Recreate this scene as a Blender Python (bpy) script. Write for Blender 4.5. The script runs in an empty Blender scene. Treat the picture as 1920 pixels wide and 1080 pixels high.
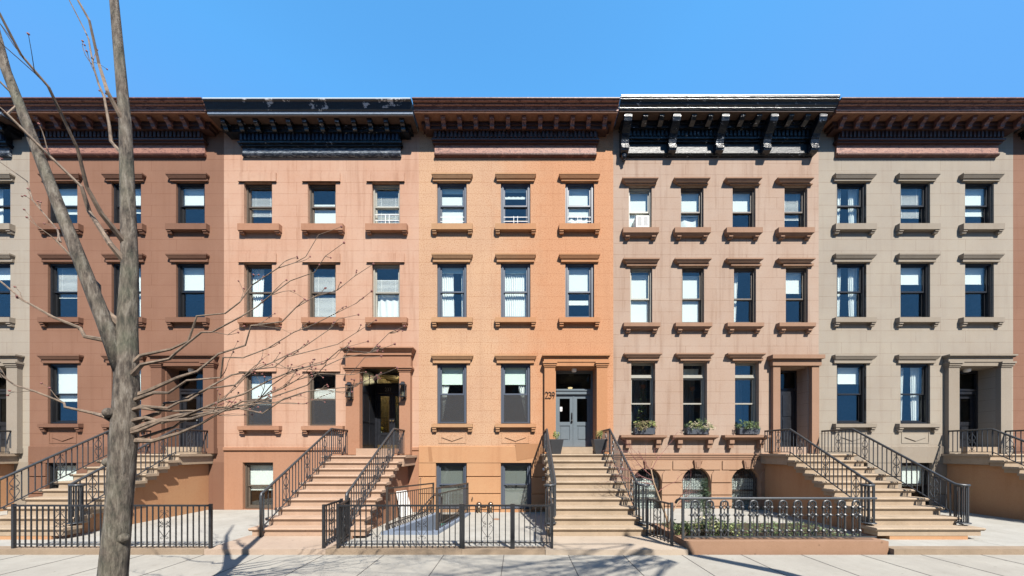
import bpy, math, random
from mathutils import Vector
random.seed(7)
S = bpy.context.scene
COL = S.collection
F = 630.0; VX = 972.0; HY = 846.0; CAMZ = 1.85; D0 = 10.5
# a point seen in the photo at (px, py), standing p metres in front of the facade plane (y = 0)
def X(px, p=0.0): return (px - VX) * (D0 - p) / F
def Z(py, p=0.0): return CAMZ + (HY - py) * (D0 - p) / F
def lin(c):
    r = []
    for v in c:
        v /= 255.0
        r.append(v / 12.92 if v <= .04045 else ((v + .055) / 1.055) ** 2.4)
    return (r[0], r[1], r[2], 1)

# ------------------------------------------------------------------ materials
def nmat(name):
    m = bpy.data.materials.new(name); m.use_nodes = True
    nt = m.node_tree; b = nt.nodes['Principled BSDF']
    return m, nt, b
def N(nt, t, **k):
    n = nt.nodes.new(t)
    for a, v in k.items():
        if a in n.inputs: n.inputs[a].default_value = v
        else: setattr(n, a, v)
    return n
def ramp(nt, fac, stops):
    r = nt.nodes.new('ShaderNodeValToRGB')
    el = r.color_ramp.elements
    while len(el) > len(stops): el.remove(el[-1])
    while len(el) < len(stops): el.new(0.5)
    for e, (p, c) in zip(el, stops):
        e.position = p; e.color = c if len(c) == 4 else (*c, 1)
    nt.links.new(fac, r.inputs['Fac']); return r.outputs['Color']
def mixc(nt, fac, a, b, mode='MIX'):
    m = nt.nodes.new('ShaderNodeMix'); m.data_type = 'RGBA'; m.blend_type = mode
    for sock, v in ((m.inputs[0], fac), (m.inputs[6], a), (m.inputs[7], b)):
        if hasattr(v, 'links'): nt.links.new(v, sock)
        else: sock.default_value = v
    return m.outputs[2]
def objco(nt): return nt.nodes.new('ShaderNodeTexCoord').outputs['Object']
def noise(nt, co, scale, detail=4, rough=.6, sx=1, sy=1, sz=1):
    mp = nt.nodes.new('ShaderNodeMapping'); mp.inputs['Scale'].default_value = (sx, sy, sz)
    nt.links.new(co, mp.inputs['Vector'])
    n = nt.nodes.new('ShaderNodeTexNoise'); n.inputs['Scale'].default_value = scale
    n.inputs['Detail'].default_value = detail; n.inputs['Roughness'].default_value = rough
    nt.links.new(mp.outputs[0], n.inputs['Vector']); return n.outputs['Fac']
def bump(nt, b, h, s, d):
    bp = nt.nodes.new('ShaderNodeBump'); bp.inputs['Strength'].default_value = s; bp.inputs['Distance'].default_value = d
    nt.links.new(h, bp.inputs['Height']); nt.links.new(bp.outputs[0], b.inputs['Normal'])

KA = .62                     # keeps every painted and stone surface at a real-world albedo
def ks(c, k=None):
    k = KA if k is None else k
    if min(c[:3]) > .6: k = max(k, .92)
    return (c[0] * k, c[1] * k, c[2] * k, 1)
def stucco(name, base, alt, speck=.5, joints=True, row=.357, width=1.55, grad=None, rough=.92, joint_dark=.80, speck_scale=45, off=0.0, streak=.12):
    m, nt, b = nmat(name); co = objco(nt); L = nt.links; base = ks(base); alt = ks(alt)
    if grad: grad = (ks(grad[0]), grad[1], grad[2])
    big = noise(nt, co, .55, 5, .6)
    mid = noise(nt, co, 2.6, 6, .65)
    c = mixc(nt, ramp(nt, big, [(.38, (0, 0, 0)), (.62, (1, 1, 1))]), base, alt)
    if grad:                                       # an old repaint: the coat changes tone along the wall
        sp = nt.nodes.new('ShaderNodeSeparateXYZ'); L.new(co, sp.inputs[0])
        wob = nt.nodes.new('ShaderNodeMath'); wob.operation = 'MULTIPLY_ADD'
        L.new(mid, wob.inputs[0]); wob.inputs[1].default_value = 1.6; L.new(sp.outputs[0], wob.inputs[2])
        mr = N(nt, 'ShaderNodeMapRange'); L.new(wob.outputs[0], mr.inputs[0])
        mr.inputs[1].default_value = grad[1] + .8; mr.inputs[2].default_value = grad[2] + .8
        c = mixc(nt, mr.outputs[0], c, grad[0])
    c = mixc(nt, ramp(nt, mid, [(.3, (0, 0, 0)), (.75, (.55, .55, .55))]), c, mixc(nt, .5, c, (1, .9, .8, 1), 'MULTIPLY'))
    fine = noise(nt, co, speck_scale, 2, .5)
    dark = mixc(nt, 1.0, c, (.58, .43, .32, 1), 'MULTIPLY')
    c = mixc(nt, ramp(nt, fine, [(.50, (0, 0, 0)), (.66, (speck, speck, speck))]), c, dark)
    st = noise(nt, co, 1.0, 5, .6, 5, 5, .35)       # rain streaks and soot
    c = mixc(nt, ramp(nt, st, [(.52, (0, 0, 0)), (.75, (streak * 2, streak * 2, streak * 2))]), c, mixc(nt, 1.0, c, (.62, .52, .46, 1), 'MULTIPLY'))
    h = fine
    if joints:
        sp = nt.nodes.new('ShaderNodeSeparateXYZ'); L.new(co, sp.inputs[0])
        cb = nt.nodes.new('ShaderNodeCombineXYZ'); L.new(sp.outputs[0], cb.inputs[0])
        ad = nt.nodes.new('ShaderNodeMath'); ad.operation = 'ADD'; ad.inputs[1].default_value = off
        L.new(sp.outputs[2], ad.inputs[0]); L.new(ad.outputs[0], cb.inputs[1])
        br = N(nt, 'ShaderNodeTexBrick'); L.new(cb.outputs[0], br.inputs['Vector'])
        br.inputs['Scale'].default_value = 1; br.inputs['Mortar Size'].default_value = .006
        br.inputs['Brick Width'].default_value = width; br.inputs['Row Height'].default_value = row
        br.inputs['Mortar Smooth'].default_value = .3
        fade = ramp(nt, mid, [(.35, (.35,) * 3), (.6, (1, 1, 1))])
        f2 = mixc(nt, 1.0, br.outputs['Fac'], fade, 'MULTIPLY')
        c = mixc(nt, f2, c, mixc(nt, 1.0, c, (joint_dark * .8, joint_dark * .68, joint_dark * .6, 1), 'MULTIPLY'))
    L.new(c, b.inputs['Base Color']); b.inputs['Roughness'].default_value = rough
    b.inputs['Specular IOR Level'].default_value = .25
    bump(nt, b, h, .35, .006)
    return m

def plain(name, col, rough=.6, metal=0, var=.15, bs=.1, scale=12, spec=.5):
    m, nt, b = nmat(name); co = objco(nt); col = ks(col)
    n = noise(nt, co, scale, 5, .65)
    d = tuple(v * (1 - var) for v in col[:3]) + (1,); e = tuple(min(1, v * (1 + var)) for v in col[:3]) + (1,)
    nt.links.new(ramp(nt, n, [(.3, d), (.7, e)]), b.inputs['Base Color'])
    b.inputs['Roughness'].default_value = rough; b.inputs['Metallic'].default_value = metal
    b.inputs['Specular IOR Level'].default_value = spec
    bump(nt, b, n, bs, .01)
    return m

def peeling(name, base, under, amount=.6, scale=3.0, rough=.45, sx=1, sz=1):
    m, nt, b = nmat(name); co = objco(nt)
    base = ks(base, .8); under = ks(under, .72)
    n = noise(nt, co, scale, 8, .7, sx, 1, sz); n2 = noise(nt, co, 30, 3, .6)
    f = ramp(nt, n, [(amount, (0, 0, 0)), (amount + .015, (1, 1, 1))])
    bb = mixc(nt, ramp(nt, n2, [(.35, (0, 0, 0)), (.65, (1, 1, 1))]), base, tuple(v * .6 for v in base[:3]) + (1,))
    nt.links.new(mixc(nt, f, bb, under), b.inputs['Base Color'])
    b.inputs['Roughness'].default_value = rough
    bump(nt, b, n, .5, .03)
    return m

def glassm(name, tint=(.97, .99, .985, 1), boost=1.0, rough=.0):
    m = bpy.data.materials.new(name); m.use_nodes = True; nt = m.node_tree; nt.nodes.clear()
    o = nt.nodes.new('ShaderNodeOutputMaterial'); mx = nt.nodes.new('ShaderNodeMixShader')
    t = nt.nodes.new('ShaderNodeBsdfTransparent'); t.inputs[0].default_value = tint
    g = nt.nodes.new('ShaderNodeBsdfGlossy'); g.inputs['Roughness'].default_value = rough
    fr = nt.nodes.new('ShaderNodeLayerWeight'); fr.inputs[0].default_value = .5
    pw = nt.nodes.new('ShaderNodeMath'); pw.operation = 'POWER'; pw.inputs[1].default_value = 5; nt.links.new(fr.outputs['Facing'], pw.inputs[0])
    mu = nt.nodes.new('ShaderNodeMath'); mu.operation = 'MULTIPLY_ADD'; mu.inputs[1].default_value = .9; mu.inputs[2].default_value = .045 * boost; mu.use_clamp = True
    co = objco(nt); n = noise(nt, co, 1.6, 2, .5)
    bp = nt.nodes.new('ShaderNodeBump'); bp.inputs['Strength'].default_value = .12; bp.inputs['Distance'].default_value = .03
    nt.links.new(n, bp.inputs['Height']); nt.links.new(bp.outputs[0], g.inputs['Normal'])
    nt.links.new(pw.outputs[0], mu.inputs[0]); nt.links.new(mu.outputs[0], mx.inputs[0])
    nt.links.new(t.outputs[0], mx.inputs[1]); nt.links.new(g.outputs[0], mx.inputs[2])
    nt.links.new(mx.outputs[0], o.inputs[0]); return m

def cloth(name, col, trans=.35):
    m, nt, b = nmat(name)
    b.inputs['Base Color'].default_value = col; b.inputs['Roughness'].default_value = .95
    b.inputs['Specular IOR Level'].default_value = .1
    o = nt.nodes['Material Output']; tr = nt.nodes.new('ShaderNodeBsdfTranslucent'); tr.inputs[0].default_value = col
    mx = nt.nodes.new('ShaderNodeMixShader'); mx.inputs[0].default_value = trans
    co = objco(nt); n = noise(nt, co, 8, 3, .5, 1, 1, .3); bump(nt, b, n, .2, .01)
    nt.links.new(b.outputs[0], mx.inputs[1]); nt.links.new(tr.outputs[0], mx.inputs[2]); nt.links.new(mx.outputs[0], o.inputs[0])
    return m

def mesh_screen(name):
    m = bpy.data.materials.new(name); m.use_nodes = True; nt = m.node_tree; b = nt.nodes['Principled BSDF']
    b.inputs['Base Color'].default_value = (.035, .035, .037, 1); b.inputs['Roughness'].default_value = .8
    o = nt.nodes['Material Output']; t = nt.nodes.new('ShaderNodeBsdfTransparent')
    mx = nt.nodes.new('ShaderNodeMixShader'); mx.inputs[0].default_value = .5
    n = noise(nt, objco(nt), 350, 0, .5)
    mu = nt.nodes.new('ShaderNodeMapRange'); nt.links.new(n, mu.inputs[0])
    mu.inputs[1].default_value = .3; mu.inputs[2].default_value = .7; mu.inputs[3].default_value = .35; mu.inputs[4].default_value = .65
    nt.links.new(mu.outputs[0], mx.inputs[0])
    nt.links.new(t.outputs[0], mx.inputs[1]); nt.links.new(b.outputs[0], mx.inputs[2]); nt.links.new(mx.outputs[0], o.inputs[0])
    return m

def emit(name, col, s):
    m, nt, b = nmat(name); b.inputs['Base Color'].default_value = col
    b.inputs['Emission Color'].default_value = col; b.inputs['Emission Strength'].default_value = s; return m

def concrete(name, base, dark, scale=1.0, stain=.5, joints=None):
    m, nt, b = nmat(name); co = objco(nt); L = nt.links; base = ks(base); dark = ks(dark)
    a = noise(nt, co, 1.3 * scale, 8, .7); f = noise(nt, co, 60, 3, .6); g = noise(nt, co, 7 * scale, 6, .7)
    c = mixc(nt, ramp(nt, a, [(.35, (0, 0, 0)), (.7, (stain,) * 3)]), base, dark)
    c = mixc(nt, ramp(nt, g, [(.55, (0, 0, 0)), (.8, (stain,) * 3)]), c, mixc(nt, 1.0, c, (.7, .64, .55, 1), 'MULTIPLY'))
    c = mixc(nt, ramp(nt, f, [(.3, (.35,) * 3), (.55, (0, 0, 0))]), c, dark)
    vo = nt.nodes.new('ShaderNodeTexVoronoi'); vo.inputs['Scale'].default_value = 3.2; L.new(co, vo.inputs['Vector'])
    c = mixc(nt, ramp(nt, vo.outputs['Distance'], [(.05, (.55, .55, .55)), (.075, (0, 0, 0))]), c, mixc(nt, 1.0, c, (.45, .43, .4, 1), 'MULTIPLY'))
    L.new(c, b.inputs['Base Color']); b.inputs['Roughness'].default_value = .9; b.inputs['Specular IOR Level'].default_value = .25
    bump(nt, b, f, .3, .005)
    return m

M = {}
M['stone_mid'] = stucco('orange_stucco', (.64, .41, .255, 1), (.59, .37, .235, 1), .62, grad=((.61, .32, .175, 1), -.9, 1.0), joint_dark=.9, speck_scale=34, off=.10)
M['stone_mid_trim'] = stucco('orange_stucco_trim', (.56, .325, .175, 1), (.50, .295, .16, 1), .25, joints=False, grad=((.54, .265, .13, 1), -.9, 1.0))
M['stone_mid_base'] = stucco('peach_smooth_stucco', (.58, .33, .175, 1), (.55, .29, .15, 1), .15, joints=False)
M['stone_mid_patch'] = stucco('fresh_peach_patch', (.46, .24, .12, 1), (.43, .22, .11, 1), .1, joints=False)
M['stone_pink'] = stucco('pink_brownstone_stucco', (.60, .385, .275, 1), (.56, .33, .225, 1), .10, streak=.3, off=.10, speck_scale=18)
M['stone_pink_trim'] = stucco('pink_brownstone_trim', (.46, .245, .15, 1), (.42, .215, .13, 1), .12, joints=False, speck_scale=18)
M['stone_taupe'] = stucco('taupe_brownstone', (.49, .37, .29, 1), (.455, .325, .245, 1), .12, streak=.3, off=.22, width=1.9, speck_scale=25)
M['stone_taupe_trim'] = stucco('taupe_trim', (.40, .245, .165, 1), (.36, .215, .14, 1), .12, joints=False, speck_scale=25)
M['stone_taupe_base'] = stucco('taupe_base', (.50, .32, .21, 1), (.46, .28, .18, 1), .10, joints=False, speck_scale=25)
M['stone_red'] = stucco('dark_brownstone', (.30, .16, .105, 1), (.27, .14, .09, 1), .2, off=.1)
M['stone_red_trim'] = stucco('dark_brownstone_trim', (.24, .125, .08, 1), (.22, .11, .07, 1), .2, joints=False)
M['stone_grey'] = stucco('grey_limestone', (.42, .37, .30, 1), (.38, .33, .27, 1), .15, off=.1)
M['stone_grey_trim'] = stucco('grey_limestone_trim', (.36, .31, .25, 1), (.33, .28, .22, 1), .15, joints=False)
M['step_tan'] = concrete('tan_stair_stone', (.52, .40, .285, 1), (.31, .235, .16, 1), 1.5, .6)
M['step_pink'] = concrete('pink_stair_stone', (.56, .385, .275, 1), (.38, .25, .17, 1), 1.5, .55)
M['concrete'] = concrete('pale_concrete', (.52, .50, .45, 1), (.33, .31, .27, 1), 1.0, .6)
M['sidewalk'] = concrete('sidewalk_concrete', (.48, .45, .39, 1), (.32, .295, .255, 1), 1.2, .6)
M['kerbstone'] = concrete('brown_kerb_stone', (.40, .30, .21, 1), (.22, .165, .115, 1), 2.0, .6)
M['kerb_brown'] = concrete('brown_planter_kerb', (.40, .24, .155, 1), (.30, .17, .10, 1), 2.0, .4)
M['asphalt'] = concrete('asphalt', (.06, .06, .06, 1), (.04, .04, .04, 1), 2, .5)
M['soil'] = concrete('soil', (.09, .06, .04, 1), (.04, .03, .02, 1), 4, .6)
M['pit'] = plain('blue_grey_masonry_paint', lin((128, 140, 158)), .7, var=.12, scale=5)
M['cor_mid'] = peeling('red_brown_cornice_paint', (.17, .07, .052, 1), (.30, .14, .10, 1), .57, 4, .5, 1, 2)
M['cor_mid_lit'] = peeling('sunlit_salmon_cornice_tone', (.38, .18, .125, 1), (.13, .05, .04, 1), .56, 9, .6, 1, 3)  # lighter copy of the cornice paint, sunlight put into its colour
M['cor_mid_dark'] = plain('chocolate_cornice_paint', (.075, .032, .024, 1), .5)
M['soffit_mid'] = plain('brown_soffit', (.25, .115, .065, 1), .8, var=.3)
M['cor_blue'] = peeling('peeling_slate_cornice_paint', (.022, .032, .045, 1), (.50, .52, .54, 1), .585, 2.3, .4, 1, 2)
M['cor_blue_lit'] = peeling('sunlit_chalky_grey_cornice_paint', (.28, .31, .34, 1), (.03, .045, .07, 1), .47, 14, .7, .5, 3)  # chalky grey paint, also painted pale where frieze and brackets catch sun
M['cor_blue_strip'] = peeling('light_slate_paint', (.17, .215, .28, 1), (.55, .55, .52, 1), .60, 1.2, .5, .5, 1)
M['soffit_dark'] = plain('dark_brown_soffit', (.085, .05, .035, 1), .8, var=.3)  # even dark brown for the undersides
M['cor_black'] = peeling('glossy_black_cornice_paint', (.010, .012, .016, 1), (.30, .32, .34, 1), .63, 7, .22, 1, 2)
M['cor_black_chip'] = peeling('chipped_black_and_white_paint', (.02, .022, .027, 1), (.34, .34, .33, 1), .62, 9, .4, .5, 3)
M['dentil_blue'] = plain('dark_blue_dentil_paint', (.02, .035, .07, 1), .5)
M['white_flash'] = plain('white_metal_flashing', (.7, .73, .78, 1), .4, var=.05)
M['slate'] = plain('slate_blue_window_paint', lin((86, 94, 108)), .45, var=.08)
M['slate_door'] = plain('slate_blue_door_paint', lin((112, 124, 132)), .4, var=.06)
M['black_frame'] = plain('dark_window_paint', (.018, .018, .020, 1), .4)
M['cream_frame'] = plain('cream_window_frame', (.42, .40, .34, 1), .5, var=.08)
M['brown_frame'] = plain('brown_window_frame', (.13, .10, .075, 1), .5)
M['iron'] = plain('black_wrought_iron', (.028, .029, .032, 1), .42, .0, .3, .2, 40)
M['iron_grey'] = plain('grey_black_iron', (.055, .06, .066, 1), .38, .0, .25, .2, 40)
M['iron_brown'] = plain('brown_black_iron', (.060, .048, .040, 1), .5, .0, .25, .2, 40)
M['glass'] = glassm('window_glass', boost=1.9)
M['glass_dark'] = glassm('door_glass', (.55, .58, .56, 1), 1.2)
M['screen'] = mesh_screen('insect_screen')
M['shade'] = cloth('white_roller_shade', (.66, .70, .67, 1), .12)
M['shade_green'] = cloth('pale_green_shade', (.66, .77, .70, 1), .15)
M['pane_backing_blue'] = cloth('blue_grey_pane_backing', (.22, .26, .27, 1), .1)  # cloth for the added sheet that lightens the parlour panes
M['pane_backing_dim'] = cloth('dim_grey_green_pane_backing', (.16, .172, .16, 1), .1)  # cloth for the added sheet that lightens the basement panes
M['curtain'] = cloth('white_curtain', (.76, .80, .78, 1), .2)
M['curtain_green'] = cloth('green_curtain', (.42, .60, .42, 1))
M['blind'] = plain('white_blind', (.74, .74, .70, 1), .5, var=.04)
M['interior'] = plain('dim_interior', (.17, .17, .16, 1), .9)
M['white_paint'] = plain('white_paint', (.78, .78, .76, 1), .5, var=.06)
M['ac'] = plain('white_ac_plastic', (.75, .74, .70, 1), .5, var=.05)
M['vent'] = plain('grey_vent_slats', (.30, .30, .30, 1), .6)
M['planter'] = plain('charcoal_planter', (.045, .047, .052, 1), .5, var=.12)
M['box_grey'] = plain('grey_window_box', (.10, .115, .14, 1), .5)
M['brass'] = plain('brass', (.65, .48, .22, 1), .3, .9)
M['chrome'] = plain('worn_chrome', (.30, .24, .18, 1), .35, .95, .3)
M['black_door'] = plain('gloss_black_door_paint', (.022, .024, .030, 1), .3, var=.3)
M['number_black'] = plain('black_number', (.01, .01, .012, 1), .4)
M['number_silver'] = plain('silver_number', (.6, .6, .55, 1), .35, .6)
M['paper'] = plain('white_paper', (.85, .85, .85, 1), .8, var=.03)
M['terracotta'] = plain('terracotta', (.50, .22, .12, 1), .8)
M['rope'] = plain('rope', (.5, .42, .32, 1), .9)
M['bark'] = plain('grey_bark', (.16, .125, .10, 1), .9, var=.4, bs=.6, scale=30)
def barkm():
    m, nt, b = nmat('street_tree_bark'); co = objco(nt)
    n = noise(nt, co, 26, 6, .7, 1, 1, .22); n2 = noise(nt, co, 3, 4, .6)
    c = ramp(nt, n, [(.36, (.028, .022, .018)), (.5, (.10, .08, .062)), (.66, (.19, .165, .135))])
    c = mixc(nt, ramp(nt, n2, [(.45, (0, 0, 0)), (.7, (.7, .7, .7))]), c, mixc(nt, .6, c, (.10, .115, .075, 1)))
    nt.links.new(c, b.inputs['Base Color']); b.inputs['Roughness'].default_value = .95; bump(nt, b, n, 1.0, .03); return m
M['bark'] = barkm()
M['twig'] = plain('tan_twig', (.22, .16, .115, 1), .85, var=.5, scale=20)
M['twig_red'] = plain('reddish_twig', (.30, .115, .10, 1), .7, var=.3)
M['trunk_tan'] = plain('tan_trunk', (.36, .24, .14, 1), .8, var=.3)
def leafm(name, a, b_):
    m, nt, b = nmat(name); co = objco(nt)
    a = ks(a, .75); b_ = ks(b_, .75)
    n = noise(nt, co, 14, 3, .6)
    nt.links.new(ramp(nt, n, [(.35, a), (.65, b_)]), b.inputs['Base Color'])
    b.inputs['Roughness'].default_value = .6
    return m
M['leaf'] = leafm('green_leaf', (.045, .085, .02, 1), (.12, .17, .05, 1))
M['leaf_yellow'] = leafm('yellow_green_leaf', (.15, .20, .05, 1), (.35, .36, .12, 1))
M['leaf_dry'] = leafm('dry_leaf', (.16, .12, .06, 1), (.26, .20, .10, 1))
M['leaf_dark'] = leafm('dark_needles', (.02, .045, .015, 1), (.05, .09, .03, 1))
M['leaf_straw'] = leafm('straw_grass', (.35, .30, .18, 1), (.5, .45, .3, 1))
M['lamp_glow'] = emit('warm_lamp', (1, .72, .4, 1), 1.6)
M['lamp_glass'] = glassm('lantern_glass', (.9, .92, .9, 1), 1.3)
M['globe'] = plain('white_globe', (.8, .8, .78, 1), .3, var=.02)
M['yellow'] = plain('yellow_flower', (.75, .45, .04, 1), .7)

# ------------------------------------------------------------------ mesh builder
ORG = {}
def org(o):
    return ORG.get(o.name, Vector((0, 0, 0)))
class MB:
    def __init__(s): s.v = []; s.f = []; s.mi = []; s.cur = 0
    def add(s, vs, fs):
        n = len(s.v); s.v += [tuple(v) for v in vs]
        for f in fs: s.f.append(tuple(n + i for i in f)); s.mi.append(s.cur)
    def box(s, x0, x1, y0, y1, z0, z1):
        if x0 > x1: x0, x1 = x1, x0
        if y0 > y1: y0, y1 = y1, y0
        if z0 > z1: z0, z1 = z1, z0
        s.add([(x0, y0, z0), (x1, y0, z0), (x1, y1, z0), (x0, y1, z0), (x0, y0, z1), (x1, y0, z1), (x1, y1, z1), (x0, y1, z1)],
              [(0, 3, 2, 1), (4, 5, 6, 7), (0, 1, 5, 4), (1, 2, 6, 5), (2, 3, 7, 6), (3, 0, 4, 7)])
        return s
    def quad(s, a, b, c, d): s.add([a, b, c, d], [(0, 1, 2, 3)]); return s
    def frust(s, r0, z0, r1, z1):           # r = (x0,x1,y0,y1)
        a, b = r0, r1
        s.add([(a[0], a[2], z0), (a[1], a[2], z0), (a[1], a[3], z0), (a[0], a[3], z0), (b[0], b[2], z1), (b[1], b[2], z1), (b[1], b[3], z1), (b[0], b[3], z1)],
              [(0, 3, 2, 1), (4, 5, 6, 7), (0, 1, 5, 4), (1, 2, 6, 5), (2, 3, 7, 6), (3, 0, 4, 7)]); return s
    def prof(s, pts, x0, x1, m0=0.0, m1=0.0):
        """closed profile of (y,z) points swept along x; m0/m1: mitre back the ends in proportion to the projection"""
        n = len(pts)
        vs = [(x0 + m0 * (-y), y, z) for y, z in pts] + [(x1 - m1 * (-y), y, z) for y, z in pts]
        fs = [tuple(range(n)), tuple(range(2 * n - 1, n - 1, -1))]
        for i in range(n):
            j = (i + 1) % n; fs.append((i, i + n, j + n, j))
        s.add(vs, fs); return s
    def prism(s, pts, y0, y1):              # closed outline of (x,z) points, extruded along y
        n = len(pts)
        vs = [(x, y0, z) for x, z in pts] + [(x, y1, z) for x, z in pts]
        fs = [tuple(range(n)), tuple(range(2 * n - 1, n - 1, -1))]
        for i in range(n):
            j = (i + 1) % n; fs.append((j, j + n, i + n, i))
        s.add(vs, fs); return s
    def prismz(s, pts, z0, z1):
        n = len(pts)
        vs = [(x, y, z0) for x, y in pts] + [(x, y, z1) for x, y in pts]
        fs = [tuple(range(n - 1, -1, -1)), tuple(range(n, 2 * n))]
        for i in range(n):
            j = (i + 1) % n; fs.append((i, j, j + n, i + n))
        s.add(vs, fs); return s
    def tube(s, path, r, k=6, r2=None):
        P = [Vector(p) for p in path]; n = len(P)
        if n < 2: return s
        rr = r if isinstance(r, (list, tuple)) else [r + ((r2 if r2 is not None else r) - r) * i / (n - 1) for i in range(n)]
        vs = []; up = None
        for i in range(n):
            t = (P[min(i + 1, n - 1)] - P[max(i - 1, 0)])
            if t.length < 1e-9: t = Vector((0, 0, 1))
            t.normalize()
            if up is None: up = t.orthogonal().normalized() if abs(t.z) > .9 else Vector((0, 0, 1))
            a = t.cross(up)
            if a.length < 1e-4: a = t.orthogonal()
            a.normalize(); b = a.cross(t).normalized(); up = b
            for q in range(k):
                w = 2 * math.pi * (q + .5) / k
                vs.append(P[i] + (a * math.cos(w) + b * math.sin(w)) * rr[i])
        fs = []
        for i in range(n - 1):
            for q in range(k):
                q2 = (q + 1) % k
                fs.append((i * k + q, i * k + q2, (i + 1) * k + q2, (i + 1) * k + q))
        fs.append(tuple(range(k - 1, -1, -1))); fs.append(tuple((n - 1) * k + q for q in range(k)))
        s.add(vs, fs); return s
    def bar(s, a, b, w=.012, h=None):        # square bar
        return s.tube([a, b], w * .7071, 4)
    def lathe(s, c, prof, k=14):             # prof: (r,z) up
        vs = []; n = len(prof)
        for r, z in prof:
            for q in range(k):
                w = 2 * math.pi * q / k; vs.append((c[0] + r * math.cos(w), c[1] + r * math.sin(w), c[2] + z))
        fs = []
        for i in range(n - 1):
            for q in range(k):
                q2 = (q + 1) % k; fs.append((i * k + q, i * k + q2, (i + 1) * k + q2, (i + 1) * k + q))
        fs.append(tuple(range(k - 1, -1, -1))); fs.append(tuple((n - 1) * k + q for q in range(k)))
        s.add(vs, fs); return s
    def ball(s, c, r, k=12):
        return s.lathe(c, [(max(.001, r * math.sin(math.pi * i / 8)), -r * math.cos(math.pi * i / 8)) for i in range(9)], k)
    def build(s, name, mat, parent=None, smooth=False, loc=None):
        me = bpy.data.meshes.new(name)
        o0 = org(parent) if parent is not None else Vector((0, 0, 0))
        if loc is not None: o0 = o0 + Vector((0, 0, 0))
        me.from_pydata([(v[0] - o0.x, v[1] - o0.y, v[2] - o0.z) for v in s.v], [], s.f)
        mats = mat if isinstance(mat, (list, tuple)) else [mat]
        for m in mats: me.materials.append(m)
        if len(mats) > 1: me.polygons.foreach_set('material_index', s.mi)
        if smooth: me.polygons.foreach_set('use_smooth', [True] * len(me.polygons))
        me.update()
        o = bpy.data.objects.new(name, me); COL.objects.link(o)
        if parent is not None: o.parent = parent
        ORG[o.name] = o0
        return o
def thing(name, label, cat, loc=(0, 0, 0), group=None):
    o = bpy.data.objects.new(name, None); o.empty_display_size = .2; COL.objects.link(o)
    o.location = loc; o['label'] = label; o['category'] = cat
    if group: o['group'] = group
    ORG[o.name] = Vector(loc); return o
def tag(o, label, cat, group=None):
    o['label'] = label; o['category'] = cat
    if group: o['group'] = group
    return o
def setting(o, kind='structure'): o['kind'] = kind; return o
def dup(o, parent=None):
    c = o.copy(); COL.objects.link(c); c.parent = parent
    ORG[c.name] = org(o)
    for ch in list(o.children): dup(ch, c)
    return c
def dup_thing(o, dx, label, group=None):
    c = dup(o); c.location = o.location + Vector((dx, 0, 0)); c['label'] = label
    if group: c['group'] = group
    return c

# ------------------------------------------------------------------ walls with openings
def wall_mesh(x0, x1, z0, z1, ops, R=.20, y=0.0):
    """ops: list of (x0,x1,z0,z1[,arch])"""
    m = MB()
    xs = sorted({x0, x1, *[o[0] for o in ops], *[o[1] for o in ops]}); zs = sorted({z0, z1, *[o[2] for o in ops], *[o[3] for o in ops]})
    xs = [a for a in xs if x0 <= a <= x1]; zs = [a for a in zs if z0 <= a <= z1]
    for i in range(len(xs) - 1):
        for j in range(len(zs) - 1):
            cx = (xs[i] + xs[i + 1]) / 2; cz = (zs[j] + zs[j + 1]) / 2
            if any(o[0] < cx < o[1] and o[2] < cz < o[3] for o in ops): continue
            m.quad((xs[i], y, zs[j]), (xs[i + 1], y, zs[j]), (xs[i + 1], y, zs[j + 1]), (xs[i], y, zs[j + 1]))
    for o in ops:
        a, b, c, d = o[:4]; r = R
        if len(o) > 4 and o[4] == 'arch':
            cx = (a + b) / 2; rad = (b - a) / 2; sp = d - rad; n = 20
            arc = [(cx + rad * math.cos(math.pi * (1 - i / n)), sp + rad * math.sin(math.pi * (1 - i / n))) for i in range(n + 1)]
            for i in range(n):
                p, q = arc[i], arc[i + 1]
                m.quad((p[0], y, p[1]), (q[0], y, q[1]), (q[0], y, d), (p[0], y, d))
                m.quad((p[0], y, p[1]), (p[0], y + r, p[1]), (q[0], y + r, q[1]), (q[0], y, q[1]))
            m.quad((a, y, c), (a, y + r, c), (a, y + r, sp), (a, y, sp)); m.quad((b, y, c), (b, y, sp), (b, y + r, sp), (b, y + r, c))
        else:
            if len(o) > 4: r = o[4]
            m.quad((a, y, c), (a, y + r, c), (a, y + r, d), (a, y, d)); m.quad((b, y, c), (b, y, d), (b, y + r, d), (b, y + r, c))
            m.quad((a, y, d), (a, y + r, d), (b, y + r, d), (b, y, d))
        m.quad((a, y, c), (b, y, c), (b, y + r, c), (a, y + r, c))
    return m
def interior(parent, x0, x1, floors, y0=.21, y1=3.4):
    """inside faces of the front rooms: floors, ceilings, party walls and back wall"""
    m = MB(); e = .05
    m.box(x0 + e, x1 - e, y1, y1 + .1, floors[0], floors[-1])
    m.box(x0 + e, x0 + e + .04, y0, y1, floors[0], floors[-1]); m.box(x1 - e - .04, x1 - e, y0, y1, floors[0], floors[-1])
    for z in floors: m.box(x0 + e + .05, x1 - e - .05, y0, y1 - .01, z - .1, z + .1)
    return m.build('interior', M['interior'], parent)

def ring(m, x0, x1, z0, z1, y0, y1, w, wb=None, wt=None):
    wb = wb or w; wt = wt or w
    m.box(x0, x0 + w, y0, y1, z0, z1); m.box(x1 - w, x1, y0, y1, z0, z1)
    m.box(x0 + w, x1 - w, y0, y1, z0, z0 + wb); m.box(x0 + w, x1 - w, y0, y1, z1 - wt, z1)

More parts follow.
